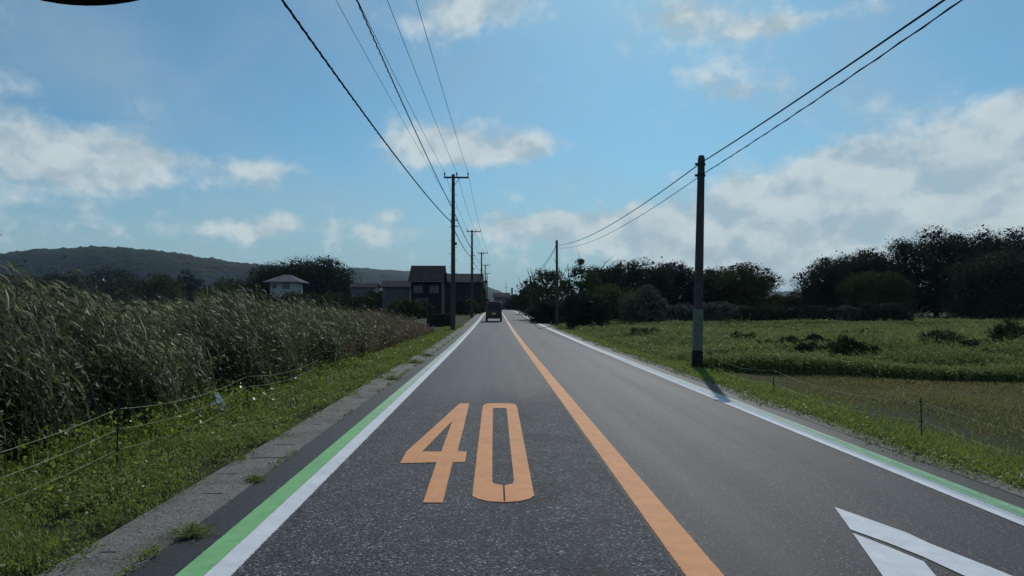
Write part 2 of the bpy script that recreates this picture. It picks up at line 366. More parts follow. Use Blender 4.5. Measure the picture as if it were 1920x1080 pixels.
marking('speed_numeral', [c3([(615,97),(625,86),(645,80),(712,79),(780,81),(798,86),(808,97),(855,340),(905,600),(880,618),(820,632),(735,638),(650,633),(590,620),(557,603),(585,350)]),
        c3([(673,112),(680,107),(743,107),(750,112),(768,300),(791,515),(785,532),(735,544),(680,534),(669,520),(670,300)])], M_orange, label='orange painted figure 0 of the 40 on the left lane')
sm = G(944.5, 910), G(946, 941)
MB().poly([(sm[0].x-.006, sm[0].y, .0075), (sm[0].x+.006, sm[0].y, .0075), (sm[1].x+.006, sm[1].y, .0075), (sm[1].x-.006, sm[1].y, .0075)]).obj('paint_seam', M_dark, road)
def gpt(x, y): # world back to the photo pixel on level ground
    d = RM.inverted() @ (Vector((x, y, 0)) - Vector((0, 0, CAMH))); return (960 + d.x / -d.z * 1200, 540 - d.y / -d.z * 1200)
marking('road_arrow', [c4([(768,733),(1130,862),(1250,918),(1420,985),(1560,1040)]) + [gpt(2.80, 3.45), gpt(2.98, 2.75), gpt(2.78, 2.70)] + c4([(1420,1080),(1215,985),(1030,912),(850,848)])],
        M_white, label='white painted arrow outline on the right lane')
marking('road_arrow', [c4([(860,865),(1040,935),(1220,1010),(1280,1080)]) + [gpt(2.30, 3.15), gpt(2.00, 3.10)] + c4([(1010,1080)])], M_white, label='white painted arrow core on the right lane')

# ------------------------------------------------------------------ vegetation engines (numpy)
def ribbons(base, d0, d1, L, wdt, nseg, side):
    """base (n,3); direction bends from d0 to d1 over length L; returns verts, quads"""
    n = len(base); ts = np.linspace(0, 1, nseg + 1); pts = np.zeros((n, nseg + 1, 3)); pts[:, 0] = base
    for i in range(nseg):
        tm = (ts[i] + ts[i + 1]) / 2; d = d0 * (1 - tm) + d1 * tm; d /= np.linalg.norm(d, axis=1, keepdims=True)
        pts[:, i + 1] = pts[:, i] + d * (L / nseg)[:, None]
    prof = np.clip(np.where(ts < .35, .55 + ts * 1.3, (1 - ts) / .65), .04, 1)
    off = side[:, None, :] * (wdt[:, None] * prof[None] / 2)[:, :, None]
    v = np.stack([pts - off, pts + off], 2).reshape(-1, 3)
    b = (np.arange(n) * (nseg + 1) * 2)[:, None] + (np.arange(nseg) * 2)[None]
    f = np.stack([b, b + 1, b + 3, b + 2], -1).reshape(-1, 4)
    return v, f
def unit(a): return a / np.linalg.norm(a, axis=1, keepdims=True)
def join(parts):
    v = []; f = []; o = 0
    for a, b in parts: v.append(a); f.append(b + o); o += len(a)
    return np.concatenate(v), np.concatenate(f)
def leafcloud(rs, c, size, flat=.0, asp=.55):
    """one bent leaf diamond (two triangles as a quad) per centre"""
    n = len(c); a = unit(rs.normal(size=(n, 3))); b = unit(np.cross(a, rs.normal(size=(n, 3))))
    if flat: a[:, 2] *= (1 - flat); a = unit(a); b[:, 2] *= (1 - flat)
    s = size * rs.uniform(.6, 1.35, n)[:, None]
    k = unit(np.cross(a, b)) * s * .12
    v = np.stack([c - a * s * .5, c + b * s * asp * .5 + k, c + a * s * .5, c - b * s * asp * .5 + k], 1).reshape(-1, 3)
    return v, np.arange(4 * n).reshape(n, 4)

M_reed = leafmat('reed leaf', (.034, .047, .021), (.112, .120, .056), (.32, .31, .19), .12, .38, .5, .3, .5)
M_plume = leafmat('reed plume', (.24, .22, .15), (.42, .38, .27), None, 0, .5, .7, .2)
M_brown = leafmat('brown weeds', (.062, .046, .034), (.150, .108, .080), (.36, .29, .21), .16, .35, .6, .3, .4)
M_grass = leafmat('verge grass', (.070, .110, .028), (.235, .290, .075), (.30, .29, .13), .08, .42, .5, .4, .8)
M_mown = leafmat('mown grass', (.095, .105, .040), (.27, .235, .10), (.45, .40, .22), .12, .35, .6, .3, .4)
M_weed = leafmat('field weeds', (.085, .115, .042), (.275, .310, .110), (.32, .36, .17), .06, .27, .6, .2, .22)
M_creep = leafmat('creeper leaf', (.06, .11, .025), (.15, .20, .04), (.45, .38, .07), .10, .5, .4, .5, 1.2)

def edge_x(y): return np.interp(y, [0, 6.4, 9.1, 12.3, 28, 45], [-4.25, -4.2, -4.2, -4.0, -3.6, -3.4])
def reeds():
    rs = np.random.RandomState(11); parts = []
    n1, n2 = 13000, 6500
    y = np.concatenate([rs.uniform(1.0, 27, n1), rs.uniform(1.0, 30, n2)])
    dx = np.concatenate([rs.uniform(0, 1, n1) ** 1.3 * 2.6, rs.uniform(2.0, 14, n2)])
    x = edge_x(y) - dx + .16 * np.sin(y * 1.7) + .12 * np.sin(y * 4.1)
    vary = .5 + .5 * np.sin(x * 1.1 + y * .7) * np.sin(y * .33 + 1)
    h = rs.uniform(1.15, 1.74, len(x)) * np.interp(y, [0, 6, 9, 16, 30], [1.34, 1.30, 1.16, 1.03, .98]) * (.78 + .28 * vary) * np.where(dx < .35, .7, 1)
    keep = rs.uniform(size=len(x)) < np.interp(y + dx * .3, [0, 13, 17, 23, 30], [1, 1, .34, .07, 0]); x, y, h, dx = x[keep], y[keep], h[keep], dx[keep]
    n = len(x); base = np.stack([x, y, Hv(y) - .03], -1)
    lean = rs.uniform(.55, 1.35, n)
    d0 = unit(np.stack([rs.normal(0, .12, n) - .08, rs.normal(0, .12, n), np.ones(n)], -1))
    d1 = unit(np.stack([-lean, rs.normal(0, .22, n), np.ones(n) * .85], -1))
    side = unit(np.stack([rs.normal(size=n), rs.normal(size=n), np.zeros(n)], -1))
    parts.append(ribbons(base, d0, d1, h * 1.08, np.full(n, .009) + .0003 * y, 4, side))
    for k in range(6):
        c = base + (d0 * rs.uniform(.1, .95, n)[:, None] + d1 * .05) * h[:, None] + rs.normal(size=(n, 3)) * .14; c[:, 2] = np.maximum(c[:, 2], .03); parts.append(leafcloud(rs, c, (.060 + .0025 * y)[:, None], asp=.28))
    for k in range(6):
        t = rs.uniform(.12, 1.0, n)
        dm = unit(d0 * (1 - t * .5)[:, None] + d1 * (t * .5)[:, None]); b = base + dm * (h * t)[:, None]
        a = rs.uniform(0, 2 * np.pi, n); wind = rs.uniform(.3, 1.1, n)
        e0 = unit(np.stack([np.cos(a) * .35 - wind * .45, np.sin(a) * .4, rs.uniform(.5, 1.3, n)], -1))
        e1 = unit(np.stack([np.cos(a) * .3 - wind, np.sin(a) * .35, rs.uniform(-.5, .7, n)], -1))
        s = unit(np.cross(e0, rs.normal(size=(n, 3))))
        parts.append(ribbons(b, e0, e1, rs.uniform(.2, .62, n), rs.uniform(.008, .022, n) + .0005 * y, 3, s))
    v, f = join(parts)
    return tag(mesh_obj('reeds', v, f, M_reed), 'tall windblown reeds massed behind the left wire fence', 'reeds', kind='stuff'), (x, y, h, dx, d1)
ro, (rx, ry, rh, rdx, rd1) = reeds()
def plumes():
    rs = np.random.RandomState(5); sel = rs.permutation(len(rx))[:4200]; n = len(sel)
    lean = rs.uniform(.5, 1.1, n)
    top = np.stack([rx[sel] - lean * .32 * rh[sel], ry[sel] + rs.normal(0, .1, n), Hv(ry[sel]) + rh[sel] * rs.uniform(.55, 1.02, n)], -1)
    parts = []
    for k in range(4):
        e0 = unit(np.stack([-rs.uniform(.2, .8, n), rs.normal(0, .2, n), np.ones(n)], -1)); e1 = unit(np.stack([-rs.uniform(.7, 1.4, n), rs.normal(0, .3, n), rs.uniform(-.3, .6, n)], -1))
        s = unit(np.cross(e0, rs.normal(size=(n, 3)))); parts.append(ribbons(top, e0, e1, rs.uniform(.08, .22, n), rs.uniform(.006, .013, n) + .0006 * ry[sel], 2, s))
    v, f = join(parts); return tag(mesh_obj('reed_plumes', v, f, M_plume), 'pale seed plumes waving on top of the left reeds', 'reed plumes', kind='stuff')
plumes()
def bushy(name, label, cat, m, rs, x, y, h, nl, lsize, spread=.35, stem=True, zoff=0.0, lean=0.0, strk=0):
    n = len(x); base = np.stack([x, y, Hv(y) - .02 + zoff], -1); parts = []
    d1 = unit(np.stack([rs.normal(-lean, .3, n), rs.normal(0, .3, n), np.ones(n)], -1)); d0 = unit(np.stack([rs.normal(0, .1, n), rs.normal(0, .1, n), np.ones(n)], -1))
    side = unit(np.stack([rs.normal(size=n), rs.normal(size=n), np.zeros(n)], -1))
    if stem: parts.append(ribbons(base, d0, d1, h, np.full(n, .006) + .0006 * y, 2, side))
    for k in range(nl):
        t = rs.uniform(.15, 1.02, n); c = base + d1 * (h * t)[:, None] + rs.normal(size=(n, 3)) * (spread * h * (.3 + .5 * t))[:, None] * np.array([.6, .6, .25])
        c[:, 2] = np.maximum(c[:, 2], base[:, 2] + .01)
        sz = lsize(y) if callable(lsize) else np.full(n, lsize)
        parts.append(leafcloud(rs, c, sz[:, None] if sz.ndim == 1 else sz))
    for k in range(strk):
        e0 = unit(np.stack([rs.normal(-.3, .5, n), rs.normal(0, .4, n), np.full(n, .9)], -1)); e1 = unit(np.stack([rs.normal(-.8, .6, n), rs.normal(0, .4, n), rs.uniform(-.6, .3, n)], -1))
        parts.append(ribbons(base + d1 * (h * rs.uniform(.5, 1, n))[:, None], e0, e1, h * rs.uniform(.3, .7, n), .008 + .0007 * y, 2, unit(np.cross(e0, rs.normal(size=(n, 3))))))
    v, f = join(parts); return tag(mesh_obj(name, v, f, m), label, cat, kind='stuff')
rs = np.random.RandomState(21)
n = 15000; y = rs.uniform(11, 37, n); x = edge_x(y) - rs.uniform(0, 1, n) ** 1.3 * 12
kp = rs.uniform(size=n) < np.interp(y, [11, 18], [.12, 1]); x, y = x[kp], y[kp]
hh = rs.uniform(.85, 1.45, len(x)) * np.interp(y, [11, 24, 32, 37], [1.2, 1.14, 1.0, .5]) * np.interp(edge_x(y) - x, [0, .8, 2], [.45, .85, 1])
bushy('brown_weeds', 'reddish brown seeding weeds between the reeds and the first pole', 'weeds', M_brown, rs, x, y, hh, 13, lambda y: .035 + .0014 * y, .3, lean=.3)
# leafy creeper and yellow leaves at the foot of the reeds
rs = np.random.RandomState(31); n = 1500; y = np.concatenate([rs.uniform(5.8, 10.0, 520), rs.uniform(3, 17, 380)]); n = 900; x = edge_x(y) + rs.normal(.18, .30, n)
bushy('creeper', 'yellow green creeper leaves at the foot of the left reeds', 'creeper', M_creep, rs, x, y, rs.uniform(.08, .42, n), 6, lambda y: .045 + .0012 * y, .5)

def turf(name, label, m, rs, x, y, hh, wd, zoff=0.0, lean=.35):
    n = len(x); parts = []; base = np.stack([x, y, Hv(y) - .03 + zoff], -1)
    for k in range(2):
        b = base + rs.normal(0, .015, (n, 3)) * np.array([1, 1, 0])
        d0 = unit(np.stack([rs.normal(0, lean, n), rs.normal(0, lean, n), np.ones(n)], -1)); d1 = unit(np.stack([rs.normal(-.1, lean * 2.2, n), rs.normal(0, lean * 2.2, n), np.full(n, .5)], -1))
        s = unit(np.cross(d0, rs.normal(size=(n, 3)))); parts.append(ribbons(b, d0, d1, hh * rs.uniform(.6, 1.3, n), wd * rs.uniform(.7, 1.3, n), 2, s))
    v, f = join(parts); return tag(mesh_obj(name, v, f, m), label, 'grass', kind='stuff')
def ydist(rs, n, a, b, p=1.0): u = rs.uniform(size=n); return (a ** (-p) + u * (b ** (-p) - a ** (-p))) ** (-1 / p)
rs = np.random.RandomState(41); n = 60000; y = ydist(rs, n, 2.2, 48, .55)
wid = np.abs(edge_x(y) + 2.47) + .3; u = rs.uniform(size=n); x = -2.43 + .17 * np.clip(np.sin(y * 1.9) + .6 * np.sin(y * 5.3) + np.interp(y, [10, 14], [-.6, .5]), 0, 1.3) - u * wid
patch = np.clip(.5 + .5 * np.sin(x * 2.7 + np.sin(y * 1.3) * 2) * np.sin(y * 1.1 + x) + .3 * np.sin(x * 7.1 + y * 2.3) * np.sin(y * 4.7 - x * 3), 0, 1.2)
keep = rs.uniform(size=n) < np.clip(.05 + patch * 1.1, .1, 1) * np.where(u < .06, .5, 1); x, y, patch, u = x[keep], y[keep], patch[keep], u[keep]
turf('verge_grass', 'bright green grass verge beside the left gutter', M_grass, rs, x, y, (.03 + .085 * patch * np.interp(u, [0, .3, 1], [.5, .8, 1.3])) * np.where(u < .12, .7, 1) + .0006 * y, .006 + .0009 * y, zoff=0.02)
rs = np.random.RandomState(42); n = 15000; y = ydist(rs, n, 2.2, 30, .6); u = rs.uniform(size=n); x = -2.62 - u * (np.abs(edge_x(y) + 2.5)); k = rs.uniform(size=n) < np.clip(.5 + .6 * np.sin(x * 3.1 + y) * np.sin(y * 1.9 - x), .05, 1); x, y, u = x[k], y[k], u[k]; n = len(x)
bushy('clover', 'small leafy weeds scattered through the left verge', 'weeds', M_grass, rs, x, y, rs.uniform(.03, .10, n) + .10 * u * rs.uniform(0, 1, n), 5, lambda y: .022 + .0018 * y, .6, stem=False, zoff=.02)
rs = np.random.RandomState(47); n = 1500; y = ydist(rs, n, 2.5, 34, .4); x = np.where(rs.uniform(size=n) < .5, -2.01 + rs.normal(0, .02, n), -2.44 + rs.normal(0, .05, n)); k = (np.sin(y * 2.3) + np.sin(y * 5.1 + 1) + np.interp(y, [8, 14], [-.3, .5])) > .5; x, y = x[k], y[k]
bushy('gutter_weeds', 'small weeds growing along the joints of the left gutter', 'weeds', M_grass, rs, x, y, rs.uniform(.015, .06, len(x)), 5, lambda y: .014 + .0013 * y, .6, stem=False, zoff=.03)
# right side verge, mown plot and tall field weeds
rs = np.random.RandomState(43); n = 24000; y = ydist(rs, n, 4, 46, .5); x = 4.34 + np.abs(rs.normal(0, .42, n)) - .05
turf('verge_grass', 'tufted green grass verge beside the right gutter', M_grass, rs, x, y, rs.uniform(.04, .12, n), .006 + .0009 * y)
rs = np.random.RandomState(44); n = 2600; y = ydist(rs, n, 5, 44, .5); x = 4.02 + rs.uniform(0, 1, n) ** .6 * .5 + .1 * np.sin(y * 1.7)
bushy('gutter_weeds', 'small weeds spilling over the right gutter', 'weeds', M_grass, rs, x, y, rs.uniform(.03, .14, n), 5, lambda y: .02 + .0014 * y, .6, stem=False)
def far_edge(x): return np.interp(x, [4, 5.5, 10.8, 40], [16.0, 15.6, 13.1, 12.0])
rs = np.random.RandomState(45); n = 70000; x = 4.9 + rs.uniform(size=n) ** 1.1 * 13; y = rs.uniform(4.2, 16, n); k = (y < far_edge(x) + .3) & (x < y * .95 + 2); x, y = x[k], y[k]
turf('mown_grass', 'short brownish mown grass plot right of the road', M_mown, rs, x, y, rs.uniform(.03, .09, len(x)) * (.6 + .8 * np.clip(np.sin(x * 1.3 + y) * np.sin(y * 1.1 - x * .5) + .4, 0, 1)), .006 + .0006 * y, zoff=-.08, lean=.6)
rs = np.random.RandomState(46); n = 50000; y = ydist(rs, n, 12.5, 72, .5); x = 5.0 + rs.uniform(size=n) * (y * .95 + 4 - 5)
k = y > far_edge(x); x = np.concatenate([x[k], rs.uniform(5.2, 17, 7000)]); y = np.concatenate([y[k], np.zeros(7000)]); y[-7000:] = far_edge(x[-7000:]) + rs.uniform(0, .55, 7000)
mound = np.clip(.5 + .55 * np.sin(x * .62 + y * .21 + 1.3 * np.sin(y * .3)) * np.sin(y * .42 - x * .17 + 1), 0, 1.1)
fe = y - far_edge(x); h = rs.uniform(.6, 1.25, len(x)) * np.interp(fe, [0, .5, .9, 3, 6, 20, 50], [.40, .42, .10, .15, .24, .20, .14]) * (.6 + .8 * mound) * np.interp(x, [5, 30, 45], [1, 1, 1.9]); mr = np.random.RandomState(9); mh = np.zeros(len(x)); ex = []
for _ in range(95):
    my = mr.uniform(16.6, 34) if _ < 70 else mr.uniform(34, 55); mx = mr.uniform(6.2, my * .92); a_, b_ = mr.uniform(.5, 1.9) * (1 + my / 60), mr.uniform(.3, .7); hm_ = mr.uniform(.22, .55) * (1.0 if my < 34 else .7)
    mh = np.maximum(mh, hm_ * np.exp(-((x - mx) / a_) ** 2 - ((y - my) / b_) ** 2))
    if mx < 5.2 + a_: mx = 5.2 + a_
    k_ = int(230 * a_); ex.append(np.stack([mx + mr.normal(0, a_ * .55, k_), my + mr.normal(0, b_ * .5, k_), hm_ * mr.uniform(.55, 1.0, k_)], -1))
h = h + mh * (x > 5.1); ex = np.concatenate(ex); ex = ex[ex[:, 0] > 5.0]; x = np.concatenate([x, ex[:, 0]]); y = np.concatenate([y, ex[:, 1]]); h = np.concatenate([h, ex[:, 2] * np.exp(-0 * ex[:, 2])])
bushy('field_weeds', 'knee high green weeds filling the field right of the road', 'weeds', M_weed, rs, x, y, h, 8, lambda y: .04 + .0019 * y, .45, zoff=-.1, strk=2)

# ------------------------------------------------------------------ trees and shrubs
M_bark = simple('bark', (.055, .045, .036), .9, bump=.6, bscale=12, scale=2)
LM = {k: leafmat('foliage ' + k, a, b, None, 0, .08, .85, .04, .15) for k, a, b in (
    ('dark', (.031, .043, .031), (.062, .078, .050)), ('mid', (.038, .058, .028), (.085, .105, .048)), ('olive', (.048, .056, .028), (.105, .108, .052)),
    ('grey', (.070, .080, .062), (.150, .158, .125)), ('black', (.029, .039, .031), (.050, .063, .046)), ('light', (.048, .078, .030), (.120, .148, .060)))}
def tree(name, label, x, y, h, w, seed, kind='dark', n=7000, leaf=.3, hb=.12, depth=None, group=None, cat='tree', z0=None, gaps=.0, clumps=46, prof=None, twigs=0, dome=1.0, solid=1.0):
    rs = np.random.RandomState(seed); z0 = H(y) - .05 if z0 is None else z0; depth = depth or w * .8
    root = empty(name, (x, y, z0), label, cat, group)
    # clump centres over a dome; prof gives relative height of the outline across the width
    th = rs.uniform(0, 2 * np.pi, clumps); r = np.sqrt(rs.uniform(0, 1, clumps)); cx = np.cos(th) * r; cy = np.sin(th) * r
    topf = np.sqrt(np.clip(1 - (r * .93) ** 2, 0, 1)) ** dome
    if prof is not None: topf = topf * np.interp(cx, np.linspace(-1, 1, len(prof)), prof)
    lo = hb * h; zc = lo + (h - lo) * topf * rs.uniform(.03, .93, clumps) ** .8
    cr = rs.uniform(.10, .20, clumps) * min(w, 1.6 * h)
    cpos = np.stack([cx * w * .5 * .88, cy * depth * .5 * .88, zc], -1)
    cpos[:, 2] = np.minimum(cpos[:, 2], np.maximum(h * (.25 + .75 * topf) - cr * .6, lo + cr * .3))
    per = rs.dirichlet(np.ones(clumps) * 6) * n; parts = []
    for i in range(clumps):
        k = int(per[i]) + 4; d = unit(rs.normal(size=(k, 3))); rad = rs.uniform(.45, 1, k) ** .5 * (1 + .05 * rs.normal(size=k))
        c = cpos[i] + d * (rad * cr[i])[:, None] * np.array([1.15, 1.1, .78])
        c[:, 2] = np.maximum(c[:, 2], .08)
        parts.append(leafcloud(rs, c, np.full((k, 1), leaf)))
        kk = int(k * solid * .12) + 1; c = cpos[i] + rs.normal(size=(kk, 3)) * cr[i] * .28; c[:, 2] = np.maximum(c[:, 2], .1); parts.append(leafcloud(rs, c, np.full((kk, 1), leaf * 2.2), asp=.9))
    if solid:
        nn = int(n * .22 * solid); q = rs.uniform(-1, 1, (nn, 3)); q = q[(q[:, 0] ** 2 + q[:, 1] ** 2) < .8]; tf = np.sqrt(np.clip(1 - q[:, 0] ** 2, 0, 1)) ** dome
        if prof is not None: tf = tf * np.interp(q[:, 0], np.linspace(-1, 1, len(prof)), prof)
        c = np.stack([q[:, 0] * w * .42, q[:, 1] * depth * .4, .05 * h + (q[:, 2] * .5 + .5) * tf * h * .76], -1); parts.append(leafcloud(rs, c, np.full((len(c), 1), leaf * 1.9), asp=.9))
    v, f = join(parts); mesh_obj('crown', v, f, LM[kind], root)
    mb = MB(); tr = max(.05, h * .022)
    fork = Vector((rs.uniform(-.1, .1), 0, max(lo * 1.2, h * .25)))
    mb.tube([(0, 0, -.1), (fork.x * .5, 0, fork.z * .5), tuple(fork), (fork.x * 1.3, .05, h * .62)], [tr * 1.25, tr, tr * .8, tr * .3], 8)
    for i in rs.permutation(clumps)[:min(11, clumps)]:
        p = Vector(cpos[i]); q = fork.lerp(p, .5) + Vector((0, 0, -.05 * h)); mb.tube([tuple(fork * rs.uniform(.7, 1)), tuple(q), tuple(p)], [tr * .5, tr * .3, tr * .1], 6)
    for i in range(twigs):
        a = rs.uniform(-1, 1); p = Vector((a * w * .42, rs.uniform(-.3, .3) * depth, h * rs.uniform(.55, .8))); d = Vector((a * .5 + rs.normal() * .25, rs.normal() * .2, 1)).normalized(); L = rs.uniform(.12, .32) * h
        q = p + d * L * .5; mb.tube([tuple(p - d * .5), tuple(q), tuple(q + (d + Vector((rs.normal() * .3, 0, 0))) * L * .5)], [.045, .03, .012], 5)
        q2 = q + Vector((rs.normal() * .25, 0, .3)) * L * .6; mb.tube([tuple(q), tuple(q2)], [.02, .01], 4)
    mb.obj('trunk', M_bark, root)
    return root
def tree_at(name, label, px, top, wpx, y, seed, **k):      # crown centre, top and width read off the photograph, standing at distance y
    a = P(px, top, y); kw = dict(k); z0 = kw.get('z0'); z0 = H(y) - .05 if z0 is None else z0
    return tree(name, label, a.x, y, a.z - z0, wpx * y / 1200, seed, **kw)
# left, beyond the reeds
tree_at('broad_tree', 'great dark spreading tree behind the small white house', 560, 479, 226, 168, 101, kind='black', n=42000, leaf=.34, hb=.02, clumps=190, depth=16, prof=[.62, .76, .9, 1.0, 1.0, .97, .90], dome=.32)
tree_at('round_tree', 'dark bushy tree right of the long roofed house by the road', 897, 517, 40, 122, 102, kind='dark', n=4000, leaf=.32, hb=.05, depth=5)
for i, (px, top, w, y, k, lab) in enumerate((
    (215, 497, 120, 330, 'dark', 'low dark wood clump left of centre below the hill'), (352, 503, 48, 300, 'black', 'small round black tree crown below the hill crest'),
    (420, 520, 90, 260, 'mid', 'pale green copse nearest the spreading tree'), (300, 512, 90, 240, 'mid', 'mid green copse in front of the round black crown'),
    (110, 503, 130, 280, 'dark', 'dark green copse near the left edge below the hill'), (20, 510, 120, 230, 'mid', 'green copse at the far left edge behind the reeds'),
    (640, 538, 60, 170, 'dark', 'low dark bushes just right of the spreading tree'), (708, 545, 70, 120, 'mid', 'low bushes in front of the grey low house'))):
    tree_at('copse', lab, px, top, w, y, 120 + i, kind=k, n=6000, leaf=.7 if y > 200 else .4, hb=.02, depth=18 if y > 200 else 6, group='copses beyond the reeds', dome=.6)
for i, (px, top, w, y, k, lab) in enumerate(((500, 547, 50, 120, 'mid', 'low shrub hiding the left foot of the white house'), (550, 545, 66, 118, 'olive', 'low shrub hiding the right foot of the white house'), (612, 546, 74, 116, 'mid', 'low wide shrub right of the white house'), (680, 550, 60, 110, 'olive', 'low shrub below the lowest grey roof'))):
    tree_at('low_shrub', lab, px, top, w, y, 180 + i, kind=k, n=2600, leaf=.25, hb=.02, clumps=26, depth=4, cat='shrub', group='low shrubs beyond the reeds', dome=.4)
# garden shrubs in front of the dark houses
for i, (px, top, w, y, k, lab) in enumerate((
    (745, 557, 34, 80, 'light', 'pale flowering shrub left of the dark house front'), (772, 562, 44, 70, 'olive', 'brownish garden shrub in front of the dark house'),
    (795, 560, 36, 85, 'black', 'black clipped shrub under the dark house wall'), (865, 556, 34, 84, 'dark', 'dark shrub between the first and second poles'),
    (886, 560, 28, 92, 'mid', 'green shrub beside the second pole'), (898, 560, 20, 105, 'dark', 'narrow dark shrub near the third pole'),
    (905, 558, 24, 135, 'dark', 'far roadside shrub at the fourth pole'))):
    tree_at('garden_shrub', lab, px, top - 3, w * 1.35, y, 140 + i, kind=k, n=2200, leaf=.17, hb=.02, clumps=22, depth=3, cat='shrub', group='garden shrubs by the left houses')
# right
tree_at('twiggy_tree', 'twiggy tree overhanging the right side of the far road', 1020, 500, 92, 66, 201, kind='mid', n=4200, leaf=.20, hb=.05, clumps=60, depth=6, twigs=26, dome=.6, solid=.35)
tree_at('twiggy_tree', 'tall sparse tree just right of the second right pole', 1087, 482, 88, 62, 202, kind='mid', n=4600, leaf=.19, hb=.05, clumps=60, depth=5, twigs=20, dome=.7, solid=.35)
tree_at('twiggy_tree', 'thin scrubby tree nearest the road vanishing point', 992, 520, 36, 90, 203, kind='dark', n=2600, leaf=.22, hb=.03, clumps=34, depth=6, twigs=10, dome=.5)
tree_at('round_bush', 'big black rounded bush beside the right verge', 1098, 543, 92, 44, 204, kind='black', n=9000, leaf=.12, hb=.02, clumps=50, depth=3.2, cat='bush', dome=.45)
tree_at('round_bush', 'low dark bush at the foot of the second right pole', 1028, 560, 78, 56, 205, kind='black', n=6000, leaf=.15, hb=.02, clumps=44, depth=3, cat='bush', dome=.5)
tree_at('vine_bush', 'vine covered green mound right of the black bush', 1150, 528, 110, 60, 206, kind='light', n=7000, leaf=.15, hb=.02, clumps=46, depth=4, cat='bush', dome=.7)
tree_at('vine_bush', 'greyish vine covered mound left of the long hedge', 1208, 532, 90, 56, 207, kind='grey', n=6500, leaf=.14, hb=.02, clumps=40, depth=3.5, cat='bush', prof=[.7, .9, 1, .8, .6], dome=.7)
for i, (px, top, w, y, k, lab) in enumerate((
    (1140, 484, 100, 84, 'dark', 'smooth topped dark tree behind the sparse tree'), (1205, 483, 110, 80, 'dark', 'dark tree above the greyish vine mound'),
    (1268, 486, 110, 82, 'black', 'black tree left of the tall near pole'), (1335, 499, 90, 84, 'dark', 'dark tree directly behind the tall near pole'),
    (1395, 492, 112, 80, 'olive', 'olive rounded tree right of the tall near pole'), (1466, 551, 60, 86, 'olive', 'low olive tree filling the dip in the treeline'))):
    tree_at('hedgerow_tree', lab, px, top, w * 1.1, y, 220 + i, kind=k, n=20000, leaf=.155, hb=.02, clumps=90, depth=7, group='trees of the middle treeline', dome=.5)
for i, (px, top, w, y, k, lab) in enumerate((
    (1570, 478, 122, 82, 'dark', 'dark round tree at the left end of the big right grove'), (1622, 464, 110, 82, 'dark', 'dark tree second from the left in the right grove'),
    (1640, 508, 110, 74, 'mid', 'lower grey green tree in front of the right grove'), (1752, 424, 165, 76, 'black', 'tallest black tree of the right grove'),
    (1855, 422, 170, 78, 'black', 'huge black tree near the right edge of the photo'), (1945, 428, 150, 79, 'dark', 'dark tree cut off by the right edge of the photo'),
    (1880, 470, 180, 66, 'dark', 'nearer dark tree bulging before the right grove'), (2050, 440, 200, 76, 'black', 'black tree beyond the right edge of the photo'))):
    tree_at('grove_tree', lab, px, top, w * 1.12, y, 240 + i, kind=k, n=34000, leaf=.165, hb=.01, clumps=130, depth=9, group='trees of the right grove', dome=.42)
for i, (px, top, w, y, k, lab) in enumerate((
    (1265, 566, 90, 62, 'grey', 'pale topped hedge mound next to the vine mound'), (1345, 566, 100, 62, 'grey', 'pale topped hedge mound behind the near pole'),
    (1430, 569, 100, 62, 'dark', 'dark hedge mound right of the near pole'), (1515, 572, 100, 60, 'dark', 'dark middle mound of the long hedge'),
    (1600, 572, 90, 60, 'grey', 'greyish mound before the tall end of the hedge'), (1660, 564, 90, 58, 'black', 'tall black mound ending the long hedge on the right'))):
    tree_at('hedge_bush', lab, px, top, w * 1.15, y, 260 + i, kind=k, n=4200, leaf=.14, hb=.02, clumps=40, depth=2.6, cat='bush', group='mounds of the long hedge', dome=.35)
for i, (px, py, w, hpx, lab) in enumerate(((1478, 668, 46, 30, 'dark leafy clump nearest the pole in the right field'), (1530, 662, 70, 26, 'long low dark clump second from the pole in the right field'),
    (1588, 682, 52, 42, 'round dark clump in the middle of the right field'), (1668, 668, 90, 26, 'low spreading dark clump right of the round one'),
    (1762, 670, 92, 42, 'broad dark clump below the huge grove trees'), (1842, 676, 74, 30, 'dark clump between the broad one and the right edge'),
    (1905, 676, 80, 62, 'tallest dark clump at the right edge of the field'), (1215, 640, 60, 20, 'small green clump near the right verge before the vine mound'),
    (1395, 655, 60, 24, 'greyish clump just right of the near pole'), (1620, 640, 70, 16, 'thin far clump before the tall end of the hedge'), (1440, 690, 40, 16, 'tiny clump at the edge of the mown plot'))):
    g = G(px, py, -.1); s_ = g.y / 1200
    tree('field_clump', lab, g.x, g.y, hpx * 1.2 * s_ + .10, w * s_ * 1.3, 280 + i, kind=('mid', 'dark')[i % 2] if i != 7 else 'light', n=2600, leaf=.05 + .001 * g.y, hb=.02, clumps=26, cat='plant', group='leafy clumps in the right field', z0=H(g.y) - .13, dome=.6)
ORD = ['first', 'second', 'third', 'fourth', 'fifth', 'sixth', 'seventh', 'eighth', 'ninth', 'tenth']
rs_ = random.Random(12)
for i in range(9):                       # front row of scrubby mounds just behind the mown plot
    px = 1392 + i * 62 + rs_.uniform(-12, 12); py = 676 + rs_.uniform(-8, 8); w_ = rs_.uniform(62, 112); h_ = rs_.uniform(20, 38)
    g = G(px, py, -.1); s_ = g.y / 1200
    tree('scrub_mound', ORD[i] + ' scrubby mound from the near pole in the front row of the right field', g.x, g.y, h_ * s_ + .08, w_ * s_ * 1.15, 500 + i, kind=('dark', 'mid', 'dark', 'light')[i % 4], n=3200, leaf=.06, hb=.02, clumps=30, cat='plant', group='scrubby mounds behind the mown plot', z0=H(g.y) - .13, dome=.6, depth=w_ * s_ * .5)
